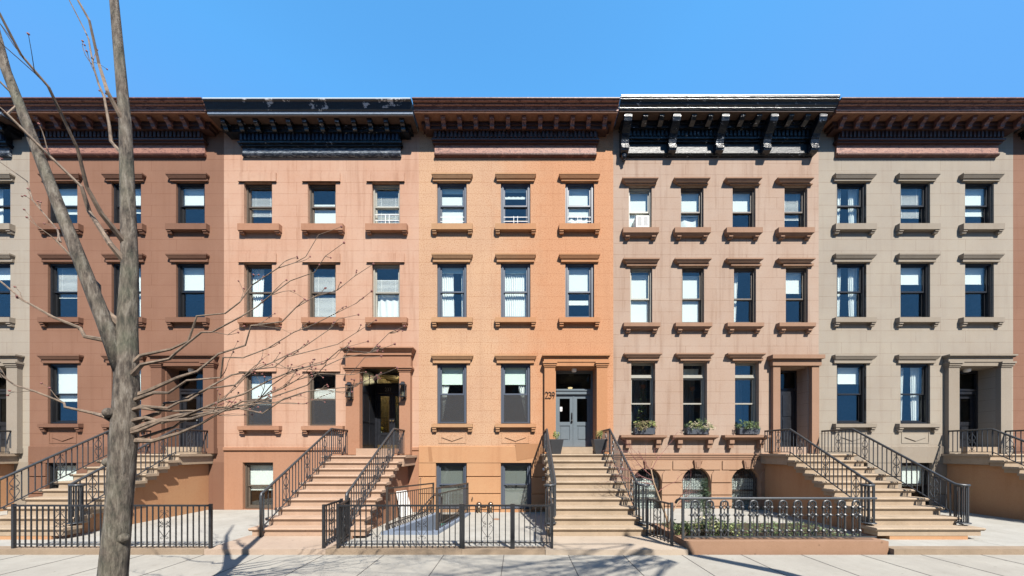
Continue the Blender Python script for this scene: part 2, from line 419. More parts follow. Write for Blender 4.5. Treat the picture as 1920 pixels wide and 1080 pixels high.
def drape(xa0, xa1, xb0, xb1, z0, z1, y, folds=7, amp=.018, ease=1.0, rows=12):
    """cloth from the top span (xa0..xa1) to the bottom span (xb0..xb1)"""
    m = MB(); n = folds * 8; vs = []
    for j in range(rows + 1):
        t = j / rows; te = t ** ease
        l = xa0 + (xb0 - xa0) * te; r = xa1 + (xb1 - xa1) * te; zz = z1 + (z0 - z1) * t
        for i in range(n + 1):
            u = i / n
            vs.append((l + (r - l) * u, y + amp * math.sin(u * folds * 2 * math.pi + .8 * math.sin(3 * t + u * 5)) * (.7 + .3 * math.sin(7 * u)), zz))
    fs = [(j * (n + 1) + i, j * (n + 1) + i + 1, (j + 1) * (n + 1) + i + 1, (j + 1) * (n + 1) + i) for j in range(rows) for i in range(n)]
    m.add(vs, fs); return m

def window(parent, x0, x1, z0, z1, style, dress=(), R=.13, split=.5, guard=None, screen=None, label=None):
    """one double-hung window as a part: frame, sashes, panes, shade, curtains, guard as sub-parts"""
    fm = style['frame']; sm = style.get('sash', fm); w = style.get('w', .085); sw = .042
    f = MB(); ring(f, x0 + .002, x1 - .002, z0 + .002, z1 - .002, R - .07, R + .08, w, .05, .06)
    # a slim staff bead on the casing
    ring(f, x0 + w * .55, x1 - w * .55, z0 + .03, z1 - .03, R - .085, R - .0715, .02)
    wo = f.build('window', fm, parent)
    if label: wo['label'] = label
    a, b, c, d = x0 + w, x1 - w, z0 + .05, z1 - .06
    zm = c + (d - c) * split
    u = MB(); ring(u, a + .002, b - .002, zm - .02, d - .002, R - .035, R - .002, sw, .045, sw); u.build('upper_sash', sm, wo)
    l = MB(); ring(l, a + .002, b - .002, c + .002, zm + .018, R + .002, R + .036, sw, .06, .04); l.build('lower_sash', sm, wo)
    g = MB(); g.box(a + sw, b - sw, R - .021, R - .015, zm + .025, d - sw); g.build('pane', style.get('glass', M['glass']), wo)
    g = MB(); g.box(a + sw, b - sw, R + .016, R + .022, c + .062, zm - .022); g.build('pane', style.get('glass', M['glass']), wo)
    if screen:
        zt = zm - .02 if screen == 'lower' else d
        s_ = MB(); s_.box(a + .012, b - .012, R - .052, R - .049, c + .004, zt if screen == 'full' else zm - .024); s_.build('insect_screen', M['screen'], wo)
    H = d - c; W = b - a; y = R + .06
    for q in dress:
        k = q[0]
        if k == 'shade':       # ('shade', top frac, bottom frac, material)
            m = MB(); m.box(a + .01, b - .01, y - .004, y, c + H * q[2], c + H * q[1]); m.box(a + .01, b - .01, y - .012, y + .006, c + H * q[2] - .02, c + H * q[2]); m.build('shade', M[q[3]], wo)
        elif k == 'curtain':   # ('curtain', xa0, xa1, xb0, xb1, z0f, z1f, mat, folds)
            m = drape(a + W * q[1], a + W * q[2], a + W * q[3], a + W * q[4], c + H * q[5], c + H * q[6], y + .045, q[8], .02, q[9] if len(q) > 9 else 1)
            m.build('curtain', M[q[7]], wo, True)
        elif k == 'valance':   # scalloped
            m = MB(); n = 8; zt = c + H * q[1]; zb = c + H * q[2]; pts = [(a, zt), (b, zt)]
            pts = [(a + .02, zb)] + [(a + .02 + (W - .04) * i / 40, zt - .02 * abs(math.sin(math.pi * i / 8))) for i in range(41)] + [(b - .02, zb)]
            m.prism(pts, y, y + .006); m.build('valance', M['shade'], wo)
        elif k == 'blind':     # ('blind', top, bottom)
            m = MB(); zt = c + H * q[1]; zb = c + H * q[2]; n = max(3, int((zt - zb) / .035))
            for i in range(n):
                zz = zt - (i + .5) * (zt - zb) / n
                m.add([(a + .01, y - .01, zz - .013), (b - .01, y - .01, zz - .013), (b - .01, y + .006, zz + .012), (a + .01, y + .006, zz + .012)], [(0, 1, 2, 3)])
            for xx in (a + W * .2, b - W * .2): m.box(xx - .004, xx + .004, y - .014, y - .011, zb, zt)
            m.build('blind', M['blind'], wo)
    if guard:
        m = MB(); yy = R - .06; h = guard if isinstance(guard, float) else .26
        for t in (.04, h * .5, h): m.bar((a - .02, yy, c + t), (b + .02, yy, c + t), .014)
        for xx in (a - .01, a + W * .42, a + W * .58, b + .01): m.bar((xx, yy, c - .0), (xx, yy, c + h + .03), .014)
        m.build('window_guard', M['white_paint'], wo)
    return wo

def cyma_cap(m, xa, xb, zt, h, p):
    """moulded window cap: overhanging crown, cove and fillet, with mitred look ends"""
    pts = [(.0, zt), (-p, zt), (-p, zt - h * .30), (-p * .93, zt - h * .36), (-p * .86, zt - h * .52), (-p * .70, zt - h * .72), (-p * .60, zt - h * .80), (-p * .60, zt - h), (0, zt - h)]
    m.prof(pts, xa, xb)
def hood(parent, xa, xb, ya, yb, yc, mat, xc=None, xd=None, p=.13, chamf=0.0):
    """window hood in photo pixels: crown ya..yb between xa..xb; frieze yb..yc between xc..xd"""
    m = MB(); q = p * .42
    zt = Z(ya, p); zm = Z(yb, p * .7); zb = Z(yc)
    n0 = X(xa, p); n1 = X(xb, p)
    # crown as stepped frusta so that the ends flare like the front
    st = [(p, zt, zt - (zt - zm) * .35), (p * .82, zt - (zt - zm) * .35, zt - (zt - zm) * .68), (p * .64, zt - (zt - zm) * .68, zm)]
    m.box(n0, n1, -p, .0, st[0][2], zt)
    e1 = p * .22 + chamf; e2 = p * .40 + chamf * 2
    m.frust((n0 + e2, n1 - e2, -p * .62, 0), st[2][2], (n0 + .004, n1 - .004, -p * .97, 0), st[0][2] - .0005)
    m.box(X(xc), X(xd), -q, 0, zb, zm - .0005)
    return m.build('lintel', mat, parent)
def sill(parent, xa, xb, ya, yb, yc, mat, p=.13, bw=.12, inset=.02, flare=0.0, z_inner=None, R=.14):
    """sill slab ya..yb, brackets to yc"""
    m = MB(); zt = Z(ya); zb = Z(yb, p); x0, x1 = X(xa, p), X(xb, p)
    pts = [(R - .08, zt + .004), (-.0, zt), (-p, zt - .012), (-p, zb), (-p * .8, zb - .002), (R - .08, zb - .002)]
    m.prof([(0 if y > 0 else y, z) for y, z in pts], x0, x1)
    if flare:
        m.frust((x0 + flare, x1 - flare, -p * .55, 0), zb - .075, (x0 + .01, x1 - .01, -p * .95, 0), zb - .0025)
        zb -= .076
    zc = Z(yc, p * .6)
    for xx in (x0 + inset, x1 - inset - bw):
        pr = [(0, zb - .003), (-p * .85, zb - .003), (-p * .85, zb - (zb - zc) * .45), (-p * .62, zb - (zb - zc) * .55), (-p * .62, zc), (0, zc)]
        m.prof(pr, xx, xx + bw)
    return m.build('sill', mat, parent)

# ------------------------------------------------------------------ cornices
def cornice(parent, x0, x1, fx0, fx1, kind, nbr=12):
    """x0..x1 the crown, fx0..fx1 the frieze; kind chooses paint and profile"""
    P = {'mid': (M['cor_mid'], M['cor_mid_lit'], M['soffit_mid'], M['cor_mid_lit'], M['cor_mid_dark']),
         'blue': (M['cor_blue'], M['cor_blue_strip'], M['soffit_dark'], M['cor_blue_lit'], M['cor_black']),
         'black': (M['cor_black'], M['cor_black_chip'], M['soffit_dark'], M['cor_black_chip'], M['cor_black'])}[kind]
    c = MB(); e = .012
    # crown moulding
    c.cur = 0
    if kind == 'mid':
        c.prof([(0, 12.13), (-.745, 12.13), (-.745, 12.105), (-.69, 12.10), (-.62, 12.04), (-.60, 12.01), (-.595, 11.975), (0, 11.975)], x0 + e, x1 - e)
        c.cur = 1  # light bars: sunlit crown edges painted in a paler tone
        c.prof([(-.66, 12.0985), (-.705, 12.0985), (-.715, 12.085), (-.705, 12.07), (-.66, 12.066)], x0 + e + .004, x1 - e - .004)
        c.prof([(-.59, 12.035), (-.645, 12.035), (-.65, 12.022), (-.64, 12.01), (-.61, 12.006)], x0 + e + .004, x1 - e - .004)
        c.cur = 0
    elif kind == 'blue':
        c.prof([(0, 12.09), (-.745, 12.09), (-.745, 12.065), (-.70, 12.05), (-.61, 11.90), (-.58, 11.885), (0, 11.885)], x0 + e, x1 - e)
    else:
        c.prof([(0, 12.20), (-.72, 12.20), (-.72, 12.17), (-.70, 12.15), (-.705, 12.12), (-.66, 12.08), (-.63, 12.02), (-.60, 12.0), (-.60, 11.965), (0, 11.965)], x0 + e, x1 - e)
    zs = {'mid': 11.974, 'blue': 11.884, 'black': 11.964}[kind]
    # corona strip
    c.cur = 1
    h = .075 if kind != 'black' else .03
    c.box(x0 + e, x1 - e, -.575, 0, zs - h, zs)
    c.cur = 2
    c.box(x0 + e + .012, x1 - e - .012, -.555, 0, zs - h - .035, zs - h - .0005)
    zb = zs - h - .036
    # bed mould under the soffit
    c.cur = 4
    c.box(x0 + .16, x1 - .16, -.30, 0, zb - .10, zb - .001)
    c.box(x0 + .24, x1 - .24, -.26, 0, zb - .19, zb - .1005)
    zd = zb - .191
    c.box(fx0 - .02, fx1 + .02, -.15, 0, zd - .20, zd)
    c.box(fx0 - .07, fx1 + .07, -.18, 0, zd - .25, zd - .2005)
    c.box(fx0 - .04, fx1 + .04, -.13, 0, zd - .30, zd - .2505)
    # frieze board and its bottom mould
    c.cur = 3
    c.box(fx0, fx1, -.06, 0, Z(288, .06), zd - .3005)
    o = c.build('cornice', list(P), parent)
    # dentils
    d = MB(); n = int((fx1 - fx0) / .122)
    for i in range(n):
        xx = fx0 + (i + .5) * (fx1 - fx0) / n
        d.box(xx - .034, xx + .034, -.205, -.1505, zd - .18, zd - .002)
    d.build('dentil_band', M['cor_mid_dark'] if kind == 'mid' else M['dentil_blue'] if kind == 'blue' else M['cor_black'], o)
    b = MB(); zf = Z(288, .06)
    b.prof([(0, zf - .0005), (-.085, zf - .0005), (-.10, zf - .02), (-.075, zf - .04), (-.09, zf - .055), (-.07, zf - .075), (0, zf - .08)], fx0 - .01, fx1 + .01)
    if kind == 'mid':
        k = int((fx1 - fx0) / .045)
        for i in range(k):
            xx = fx0 + (i + .5) * (fx1 - fx0) / k
            b.box(xx - .012, xx + .012, -.105, -.0905, zf - .06, zf - .03)
    b.build('moulding', P[0] if kind != 'blue' else M['cor_blue_lit'], o)
    # modillion brackets
    if kind != 'black':
        for i in range(nbr):
            xx = x0 + .37 + i * (x1 - x0 - .74) / (nbr - 1)
            q = MB(); w = .062
            zt = zb - .001; lo = 11.735 if kind == 'mid' else 11.70
            q.prof([(-.301, zt), (-.48, zt), (-.48, zt - .03), (-.46, zt - .035), (-.465, zt - .08), (-.44, zt - .11), (-.395, zt - .13), (-.37, zt - .17), (-.365, zt - .215), (-.33, zt - .235), (-.301, zt - .235)], xx - w, xx + w)
            q.box(xx - w - .012, xx + w + .012, -.49, -.301, zt - .025, zt + .0005 - .001)
            q.cur = 1  # paler front plate paints the bracket's sunlit face
            q.box(xx - w * .92, xx + w * .92, -.470, -.4605, zt - .085, zt - .04)
            q.build('bracket', [M['cor_mid'] if kind == 'mid' else M['cor_black'], M['cor_mid_lit'] if kind == 'mid' else M['cor_blue_lit']], o)
    else:
        # large scrolled consoles with pairs of small brackets between them
        gap = 87 / 60.0 * 1.0; xs = []
        xx = x0 + .30
        while xx < x1 - .1: xs.append(xx); xx += gap
        for xx in xs:
            q = MB(); w = .115
            pr = [(-.0, 11.90), (-.52, 11.90), (-.52, 11.80), (-.49, 11.70), (-.40, 11.60), (-.30, 11.50), (-.235, 11.38), (-.21, 11.28), (-.235, 11.20), (-.255, 11.13), (-.23, 11.06), (-.16, 11.03), (0, 11.03)]
            q.prof(pr, xx - w, xx + w)
            q.box(xx - w - .02, xx + w + .02, -.55, 0, 11.9005, 11.925)
            q.cur = 1
            q.box(xx - w * .8, xx + w * .8, -.527, -.5205, 11.79, 11.87)
            for s_ in (-.07, -.025, .025, .07): q.box(xx + s_ - .015, xx + s_ + .015, -.265, -.2555, 11.10, 11.16)
            q.cur = 0
            if xx == xs[0]:
                q.lathe((xx, -.10, 10.80), [(.01, 0), (.05, .03), (.03, .07), (.07, .12), (.09, .20), (.06, .225)], 10)
            q.build('console', [M['cor_black'], M['cor_black_chip']], o)
        for i in range(len(xs) - 1):
            for t in (.36, .70):
                xx = xs[i] + gap * t; q = MB(); w = .07
                q.prof([(-.301, 11.90), (-.50, 11.90), (-.50, 11.83), (-.44, 11.76), (-.301, 11.70)], xx - w, xx + w)
                q.cur = 1; q.box(xx - w, xx + w, -.506, -.5005, 11.845, 11.88)
                q.build('bracket', [M['cor_black'], M['cor_black_chip']], o)
    return o

# ------------------------------------------------------------------ digits
GL = {'2': [[(0, .75), (.12, .95), (.5, 1.0), (.85, .9), (.92, .68), (.7, .42), (0, .02), (1, .02)]],
      '3': [[(.05, .9), (.4, 1.0), (.8, .9), (.85, .7), (.6, .55), (.35, .53)], [(.6, .55), (.95, .4), (.95, .15), (.6, 0), (.25, .02), (0, .15)]],
      '9': [[(.9, .7), (.75, .95), (.4, 1.0), (.1, .85), (.08, .6), (.35, .45), (.7, .5), (.9, .7), (.8, .35), (.45, 0)]],
      '7': [[(0, .97), (.95, .97), (.4, 0)]]}
def digits(parent, txt, x, z, h, y, mat, w=.55, gap=.2, th=.009):
    for ch in txt:
        m = MB()
        for st in GL[ch]:
            m.tube([(x + p[0] * h * w, y, z + p[1] * h) for p in st], th, 6)
        m.build('house_number', mat, parent); x += h * (w + gap)

# ------------------------------------------------------------------ HOUSES
def house_roof(parent, x0, x1, zt, mat):
    m = MB(); e = .006
    m.box(x0 + e, x1 - e, .02, 12, zt - .25, zt - .05); m.build('roof', M['asphalt'], parent)
    m = MB(); m.box(x0 + e, x1 - e, 11.9, 12.1, 0, zt - .26); m.build('rear_wall', mat, parent)

SL = {'frame': M['slate'], 'sash': M['slate'], 'w': .085}
FLOORS = [-.35, 1.80, 5.15, 8.15, 11.05]

def rusticated(parent, x0, x1, rows, ops, mat, p=.03, g=.016):
    m = MB()
    for zb, zt in rows:
        spans = [(x0, x1)]
        for o in ops:
            if o[2] < zt - .02 and o[3] > zb + .02:
                ns = []
                for a, b in spans:
                    if o[1] <= a or o[0] >= b: ns.append((a, b)); continue
                    if o[0] > a: ns.append((a, o[0]))
                    if o[1] < b: ns.append((o[1], b))
                spans = ns
        for a, b in spans:
            if b - a > .05:
                # chamfered block
                aa = a + (.004 if a == x0 else 0); bb = b - (.004 if b == x1 else 0)
                m.prof([(0, zb + g), (-p, zb + g + .01), (-p, zt - g - .01), (0, zt - g)], aa, bb)
    return m.build('rusticated_blocks', mat, parent)

def entry_mid(parent, dx, door_mat, wallm, trim, number=None, notice=False):
    """pilastered doorway with its recessed double door, transom and ceiling light; dx in metres"""
    p = .12
    x = lambda px, q=0.0: X(px, q) + dx
    m = MB()
    zl = 1.78
    for a, b in ((1021, 1041), (1119, 1139)):
        m.box(x(a, p), x(b, p), -p, 0, zl, Z(688, .16))
        m.box(x(a, p) - .02, x(b, p) + .02, -p - .02, 0, zl + .0005, zl + .16)
        zc = Z(688, .16)
        m.box(x(a, p) - .015, x(b, p) + .015, -p - .02, 0, zc + .0005, zc + .05)
        m.box(x(a, p) - .035, x(b, p) + .035, -p - .045, 0, zc + .0505, zc + .11)
        m.box(x(a, p) - .055, x(b, p) + .055, -p - .07, 0, zc + .1105, zc + .165)
    m.build('pilasters', trim, parent)
    m = MB()
    ze = Z(688, .16) + .166
    xa, xb = x(1021, p) - .02, x(1139, p) + .02
    zt = Z(664, .2)
    zlow = Z(689)
    m.box(x(1041, p) + .036, x(1119, p) - .036, -p + .01, 0, zlow + .02, ze - .0005)
    m.box(xa, xb, -p - .01, 0, ze, zt - .08)
    m.box(xa - .03, xb + .03, -p - .05, 0, zt - .0795, zt - .045)
    m.box(xa - .055, xb + .055, -p - .085, 0, zt - .0445, zt)
    m.build('entablature', trim, parent)
    # recessed vestibule
    x0, x1 = x(1042), x(1117); z0, z1 = Z(838), Z(689); y = .45
    fr = MB(); w = .06
    fr.box(x0 + .002, x0 + w, y - .05, y + .06, z0, z1 - .002); fr.box(x1 - w, x1 - .002, y - .05, y + .06, z0, z1 - .002)
    fr.box(x0 + w, x1 - w, y - .05, y + .06, z1 - .10, z1 - .002)
    zt1 = z1 - .10; zt0 = zt1 - .50
    fr.box(x0 + w, x1 - w, y - .06, y + .06, zt0 - .17, zt0); fr.box(x0 + w, x1 - w, y - .085, y - .0605, zt0 - .06, zt0 - .03)
    d = fr.build('door_frame', door_mat, parent)
    g = MB(); g.box(x0 + w, x1 - w, y + .0, y + .008, zt0 + .001, zt1 - .001); g.build('transom', M['glass_dark'], d)
    xm = (x0 + x1) / 2
    for s_ in (-1, 1):
        a = x0 + w + .003 if s_ < 0 else xm + .002; b = xm - .002 if s_ < 0 else x1 - w - .003
        q = MB(); st = .115; zb_, ztp = z0 + .012, zt0 - .173; zp = z0 + .82
        q.box(a, a + st, y, y + .045, zb_, ztp); q.box(b - st, b, y, y + .045, zb_, ztp)
        q.box(a + st, b - st, y, y + .045, zb_, z0 + .22); q.box(a + st, b - st, y, y + .045, zp - .12, zp); q.box(a + st, b - st, y, y + .045, ztp - .13, ztp)
        q.box(a + st, b - st, y + .02, y + .04, z0 + .22, zp - .12)
        q.box(a + st + .04, b - st - .04, y + .006, y + .0198, z0 + .26, zp - .16)
        dl = q.build('door_leaf', door_mat, parent)
        g = MB(); g.box(a + st, b - st, y + .018, y + .026, zp, ztp - .13); g.build('pane', M['glass_dark'], dl)
        if s_ < 0:
            k = MB(); k.box(b - .075, b - .03, y - .012, y - .0005, z0 + .78, z0 + 1.12); k.lathe((b - .05, y - .045, z0 + .86), [(.01, -.03), (.028, -.02), (.03, 0), (.02, .025), (.005, .03)], 10)
            k.tube([(b - .05, y - .012, z0 + .9), (b - .05, y - .05, z0 + .94), (b - .05, y - .05, z0 + 1.04), (b - .05, y - .012, z0 + 1.08)], .009, 6)
            k.build('handle', M['iron'], dl)
            if notice:
                k = MB(); k.box(a + .125, a + .20, y + .012, y + .0135, z0 + 1.17, z0 + 1.31); k.build('notice', M['paper'], dl)
                k = MB(); k.box(a + .135, a + .19, y + .0105, y + .0115, z0 + 1.19, z0 + 1.235); k.build('notice_print', M['vent'], dl)
        else:
            k = MB(); k.box(a - .014, a + .018, y - .014, y - .0005, zb_, ztp); k.build('astragal', door_mat, dl)
    k = MB(); k.lathe((xm - .02, .18, z1 - .055), [(.03, -.05), (.07, -.04), (.08, 0), (.08, .05)], 14); k.build('ceiling_light', M['globe'], parent)
    # hall behind the glass
    h = MB(); h.box(x0 + .02, x1 - .02, 2.9, 2.95, z0, z1); h.box(x0 - .05, x0 - .01, .52, 2.9, z0, z1); h.box(x1 + .01, x1 + .05, .52, 2.9, z0, z1)
    h.box(x0, x1, .52, 2.89, z0 - .03, z0 + .005); h.box(x0, x1, .52, 2.89, z1 + .01, z1 + .05)
    h.build('hallway', M['interior'], parent)
    k = MB(); k.lathe((xm + .12, 1.9, z1 - .30), [(.02, -.03), (.07, -.02), (.09, .03), (.02, .05)], 12); k.build('hall_lamp', M['lamp_glow'], parent)
    if number: digits(parent, number, x(1022.2, .13), Z(747, .13), Z(735, .13) - Z(747, .13), -.135, M['number_black'], .45, .07, .011)
    # doorstep
    s_ = MB(); s_.box(x(1052, .15), x(1111, .15), -.17, .46, 1.772, z0 - .002); s_.box(x0 + .003, x1 - .003, .0, .50, z0 - .07, z0 - .004)
    s_.build('doorstep', M['step_tan'], parent)

def mid_type(label, dx, wallm, trim, basem, ckind, main=False, group=None, seed=1):
    rnd = random.Random(seed)
    x0, x1 = X(785.5) + dx, X(1150) + dx
    h = thing('row_house', label, 'house', ((x0 + x1) / 2, 0, 0), group)
    x = lambda px, q=0.0: X(px, q) + dx
    cols = [(819.5, 875), (939, 994.5), (1060, 1114)]
    rows = [(341.5, 423), (492.5, 597), (681.5, 794.5)]
    ops = []
    for r, (ya, yb) in enumerate(rows):
        for c, (a, b) in enumerate(cols):
            if r == 2 and c == 2: continue
            ops.append((x(a), x(b), Z(yb), Z(ya)))
    bops = [(x(817.5), x(875.5), Z(955), Z(867)), (x(939), x(996.5), Z(955), Z(867))]
    door = (x(1042), x(1117), Z(838), Z(689), .46)
    topz = 12.0
    wall_mesh(x0, x1, Z(866.4), topz, ops + [door]).build('wall', wallm, h)
    wall_mesh(x0, x1, -.4, Z(866.4), [(a, b, c, Z(866.4)) for a, b, c, d in bops]).build('basement_wall', basem, h)
    # band above the basement and rusticated courses
    m = MB(); m.prof([(0, Z(836)), (-.03, Z(837)), (-.035, Z(866.4) - .02), (0, Z(866.4) - .02)], x0 + .004, x(1020)); m.build('string_band', basem, h)
    rz = [(Z(894), Z(867)), (Z(926), Z(894)), (Z(956), Z(926)), (-.2, Z(956))]
    rusticated(h, x0, x(1024), rz, bops, basem)
    if main:
        m = MB(); m.quad((x(966), -.0385, Z(832)), (x(1012), -.0385, Z(832)), (x(1018), -.0385, Z(855)), (x(969), -.0385, Z(864)))
        pts = [(x(803), Z(838)), (x(809), Z(838)), (x(812), Z(865)), (x(805), Z(865))]
        m.build('patched_render', M['stone_mid_patch'], h); m = MB()
        m.prism(pts[::-1], -.0390, -.034); m.build('patched_render', M['stone_mid_patch'], h)
    # windows
    hoods = [(323.5, 333.5, 341.5), (474.5, 484, 492.5), (664.5, 673.5, 681.5)]
    for r, (ya, yb) in enumerate(rows):
        for c, (a, b) in enumerate(cols):
            if r == 2 and c == 2: continue
            cx = (a + b) / 2
            g = None; scr = None
            if main:
                dress = {(0, 0): (('shade', 1, .88, 'shade_green'), ('shade', .78, .0, 'shade')),
                         (0, 1): (('shade', 1, .92, 'shade_green'), ('valance', .80, .73)),
                         (0, 2): (('shade', 1, .30, 'shade'), ('curtain', .0, .9, 0, .95, .0, .28, 'curtain', 3)),
                         (1, 0): (('shade', 1, .90, 'shade_green'), ('curtain', 0, .50, 0, .54, 0, 1, 'curtain', 6), ('curtain', .84, 1, .86, 1, 0, 1, 'curtain', 2)),
                         (1, 1): (('shade', 1, .90, 'shade_green'), ('curtain', 0, 1, 0, .98, 0, 1, 'curtain', 11)),
                         (1, 2): (('shade', .97, .50, 'shade'), ('shade', .36, .28, 'shade')),
                         (2, 0): (('shade', 1, .69, 'shade_green'), ('curtain', .02, .55, .0, .06, .08, 1, 'curtain', 5, .8)),
                         (2, 1): (('shade', 1, .69, 'shade_green'), ('curtain', .35, .98, .92, 1, .08, 1, 'curtain', 5, .8))}[(r, c)]
                if r == 0: g = .26
                if r == 2: scr = 'lower'
            else:
                t = rnd.random()
                dress = (('shade', 1, rnd.uniform(.3, .8), 'shade'),) if t < .5 else (('curtain', 0, .35, 0, .3, 0, 1, 'curtain', 4), ('curtain', .65, 1, .7, 1, 0, 1, 'curtain', 4)) if t < .8 else (('blind', 1, rnd.uniform(.0, .5)),)
            window(h, x(a), x(b), Z(yb), Z(ya), SL if main else {'frame': M['black_frame'], 'w': .07}, dress, guard=g, screen=scr)
            ha, hb, hc = hoods[r]
            e = 0 if r < 2 else 1.0
            o = hood(h, cx - 38.5 - e, cx + 38.5 + e, ha, hb, hc, trim, cx - 35, cx + 35)
            if dx:
                pass
            if abs(dx) > 0:
                shift(o, dx)
            o = sill(h, cx - 38.5, cx + 38.5, yb, yb + 6.5, yb + 14.5, trim)
            if dx: shift(o, dx)
    for (a, b, c, d) in bops:
        o_ = window(h, a, b, c, d - .002, SL if main else {'frame': M['black_frame'], 'w': .07}, (('curtain', 0, .14, 0, .16, 0, 1, 'curtain_green', 2), ('shade', 1, .0, 'pane_backing_dim')) if main else (('shade', 1, .5, 'shade'),), split=.53)  # full dim sheet added behind the glass to lighten the panes
        m = MB(); m.box(a - .0, b + .0, -.06, .05, c - .11, c); m.build('sill', trim, h)
    # lozenge panels under the parlour windows
    for cx in (848, 966.5):
        m = MB(); a, b = x(cx - 26), x(cx + 26); zt, zb = Z(809), Z(831)
        ring(m, a, b, zb, zt, -.012, 0, .02)
        k = [(x(cx - 20), Z(820)), (x(cx), Z(827)), (x(cx + 20), Z(820)), (x(cx), Z(813.5))]
        m.prism(k, -.022, 0); m.build('spandrel_panel', wallm, h)
    # parlour door
    entry_mid(h, dx, M['slate_door'] if main else M['black_door'], wallm, trim, '239' if main else None, main)
    o = cornice(h, x0, x1, x(815, .06), x(1118, .06), ckind)
    interior(h, x0, x1, FLOORS)
    house_roof(h, x0, x1, topz + .1, wallm)
    if main:
        m = MB(); m.lathe((X(886, .06), -.09, Z(934)), [(.012, -.03), (.02, 0), (.012, .03)], 8); m.tube([(X(886), 0, Z(932)), (X(886), -.10, Z(932))], .012, 6); m.build('tap', M['chrome'], h)
        m = MB(); m.tube([(X(788.5, .06), -.06, Z(896)), (X(788.5, .06), -.06, -.1)], .016, 8); m.ball((X(788.5, .06), -.06, Z(896)), .026, 8); m.build('pipe', M['kerb_brown'], h)
        m = MB(); m.ball((.795, -.10, Z(879.5)), .05, 14); m.build('globe_light', M['globe'], h)
        m = MB(); m.box(.74, .82, -.036, -.02, Z(896.5), Z(893.5)); m.build('doorbell', M['number_silver'], h)
        m = MB(); m.box(.74, .82, -.036, -.02, Z(901), Z(897.8)); m.build('doorbell', M['number_silver'], h)
    return h
def shift(o, dx):
    for v in o.data.vertices: v.co.x += dx

mid_type('orange stucco row house numbered 239 with slate blue windows and red brown cornice', 0, M['stone_mid'], M['stone_mid_trim'], M['stone_mid_base'], 'mid', True)
mid_type('dark brownstone row house, nearest one beyond the pink house', X(420) - X(785.5) - (X(1150) - X(785.5)), M['stone_red'], M['stone_red_trim'], M['stone_red_trim'], 'mid', seed=4)
mid_type('grey limestone row house at the far left end of the row', X(420) - X(785.5) - 2 * (X(1150) - X(785.5)), M['stone_grey'], M['stone_grey_trim'], M['stone_grey_trim'], 'blue', seed=5)
DXR = X(1535) - X(785.5)
mid_type('pale grey limestone row house beyond the taupe house', DXR, M['stone_grey'], M['stone_grey_trim'], M['stone_grey_trim'], 'mid', seed=6)
mid_type('dark brownstone row house at the far right end of the row', DXR + X(1150) - X(785.5), M['stone_red'], M['stone_red_trim'], M['stone_red_trim'], 'blue', seed=9)

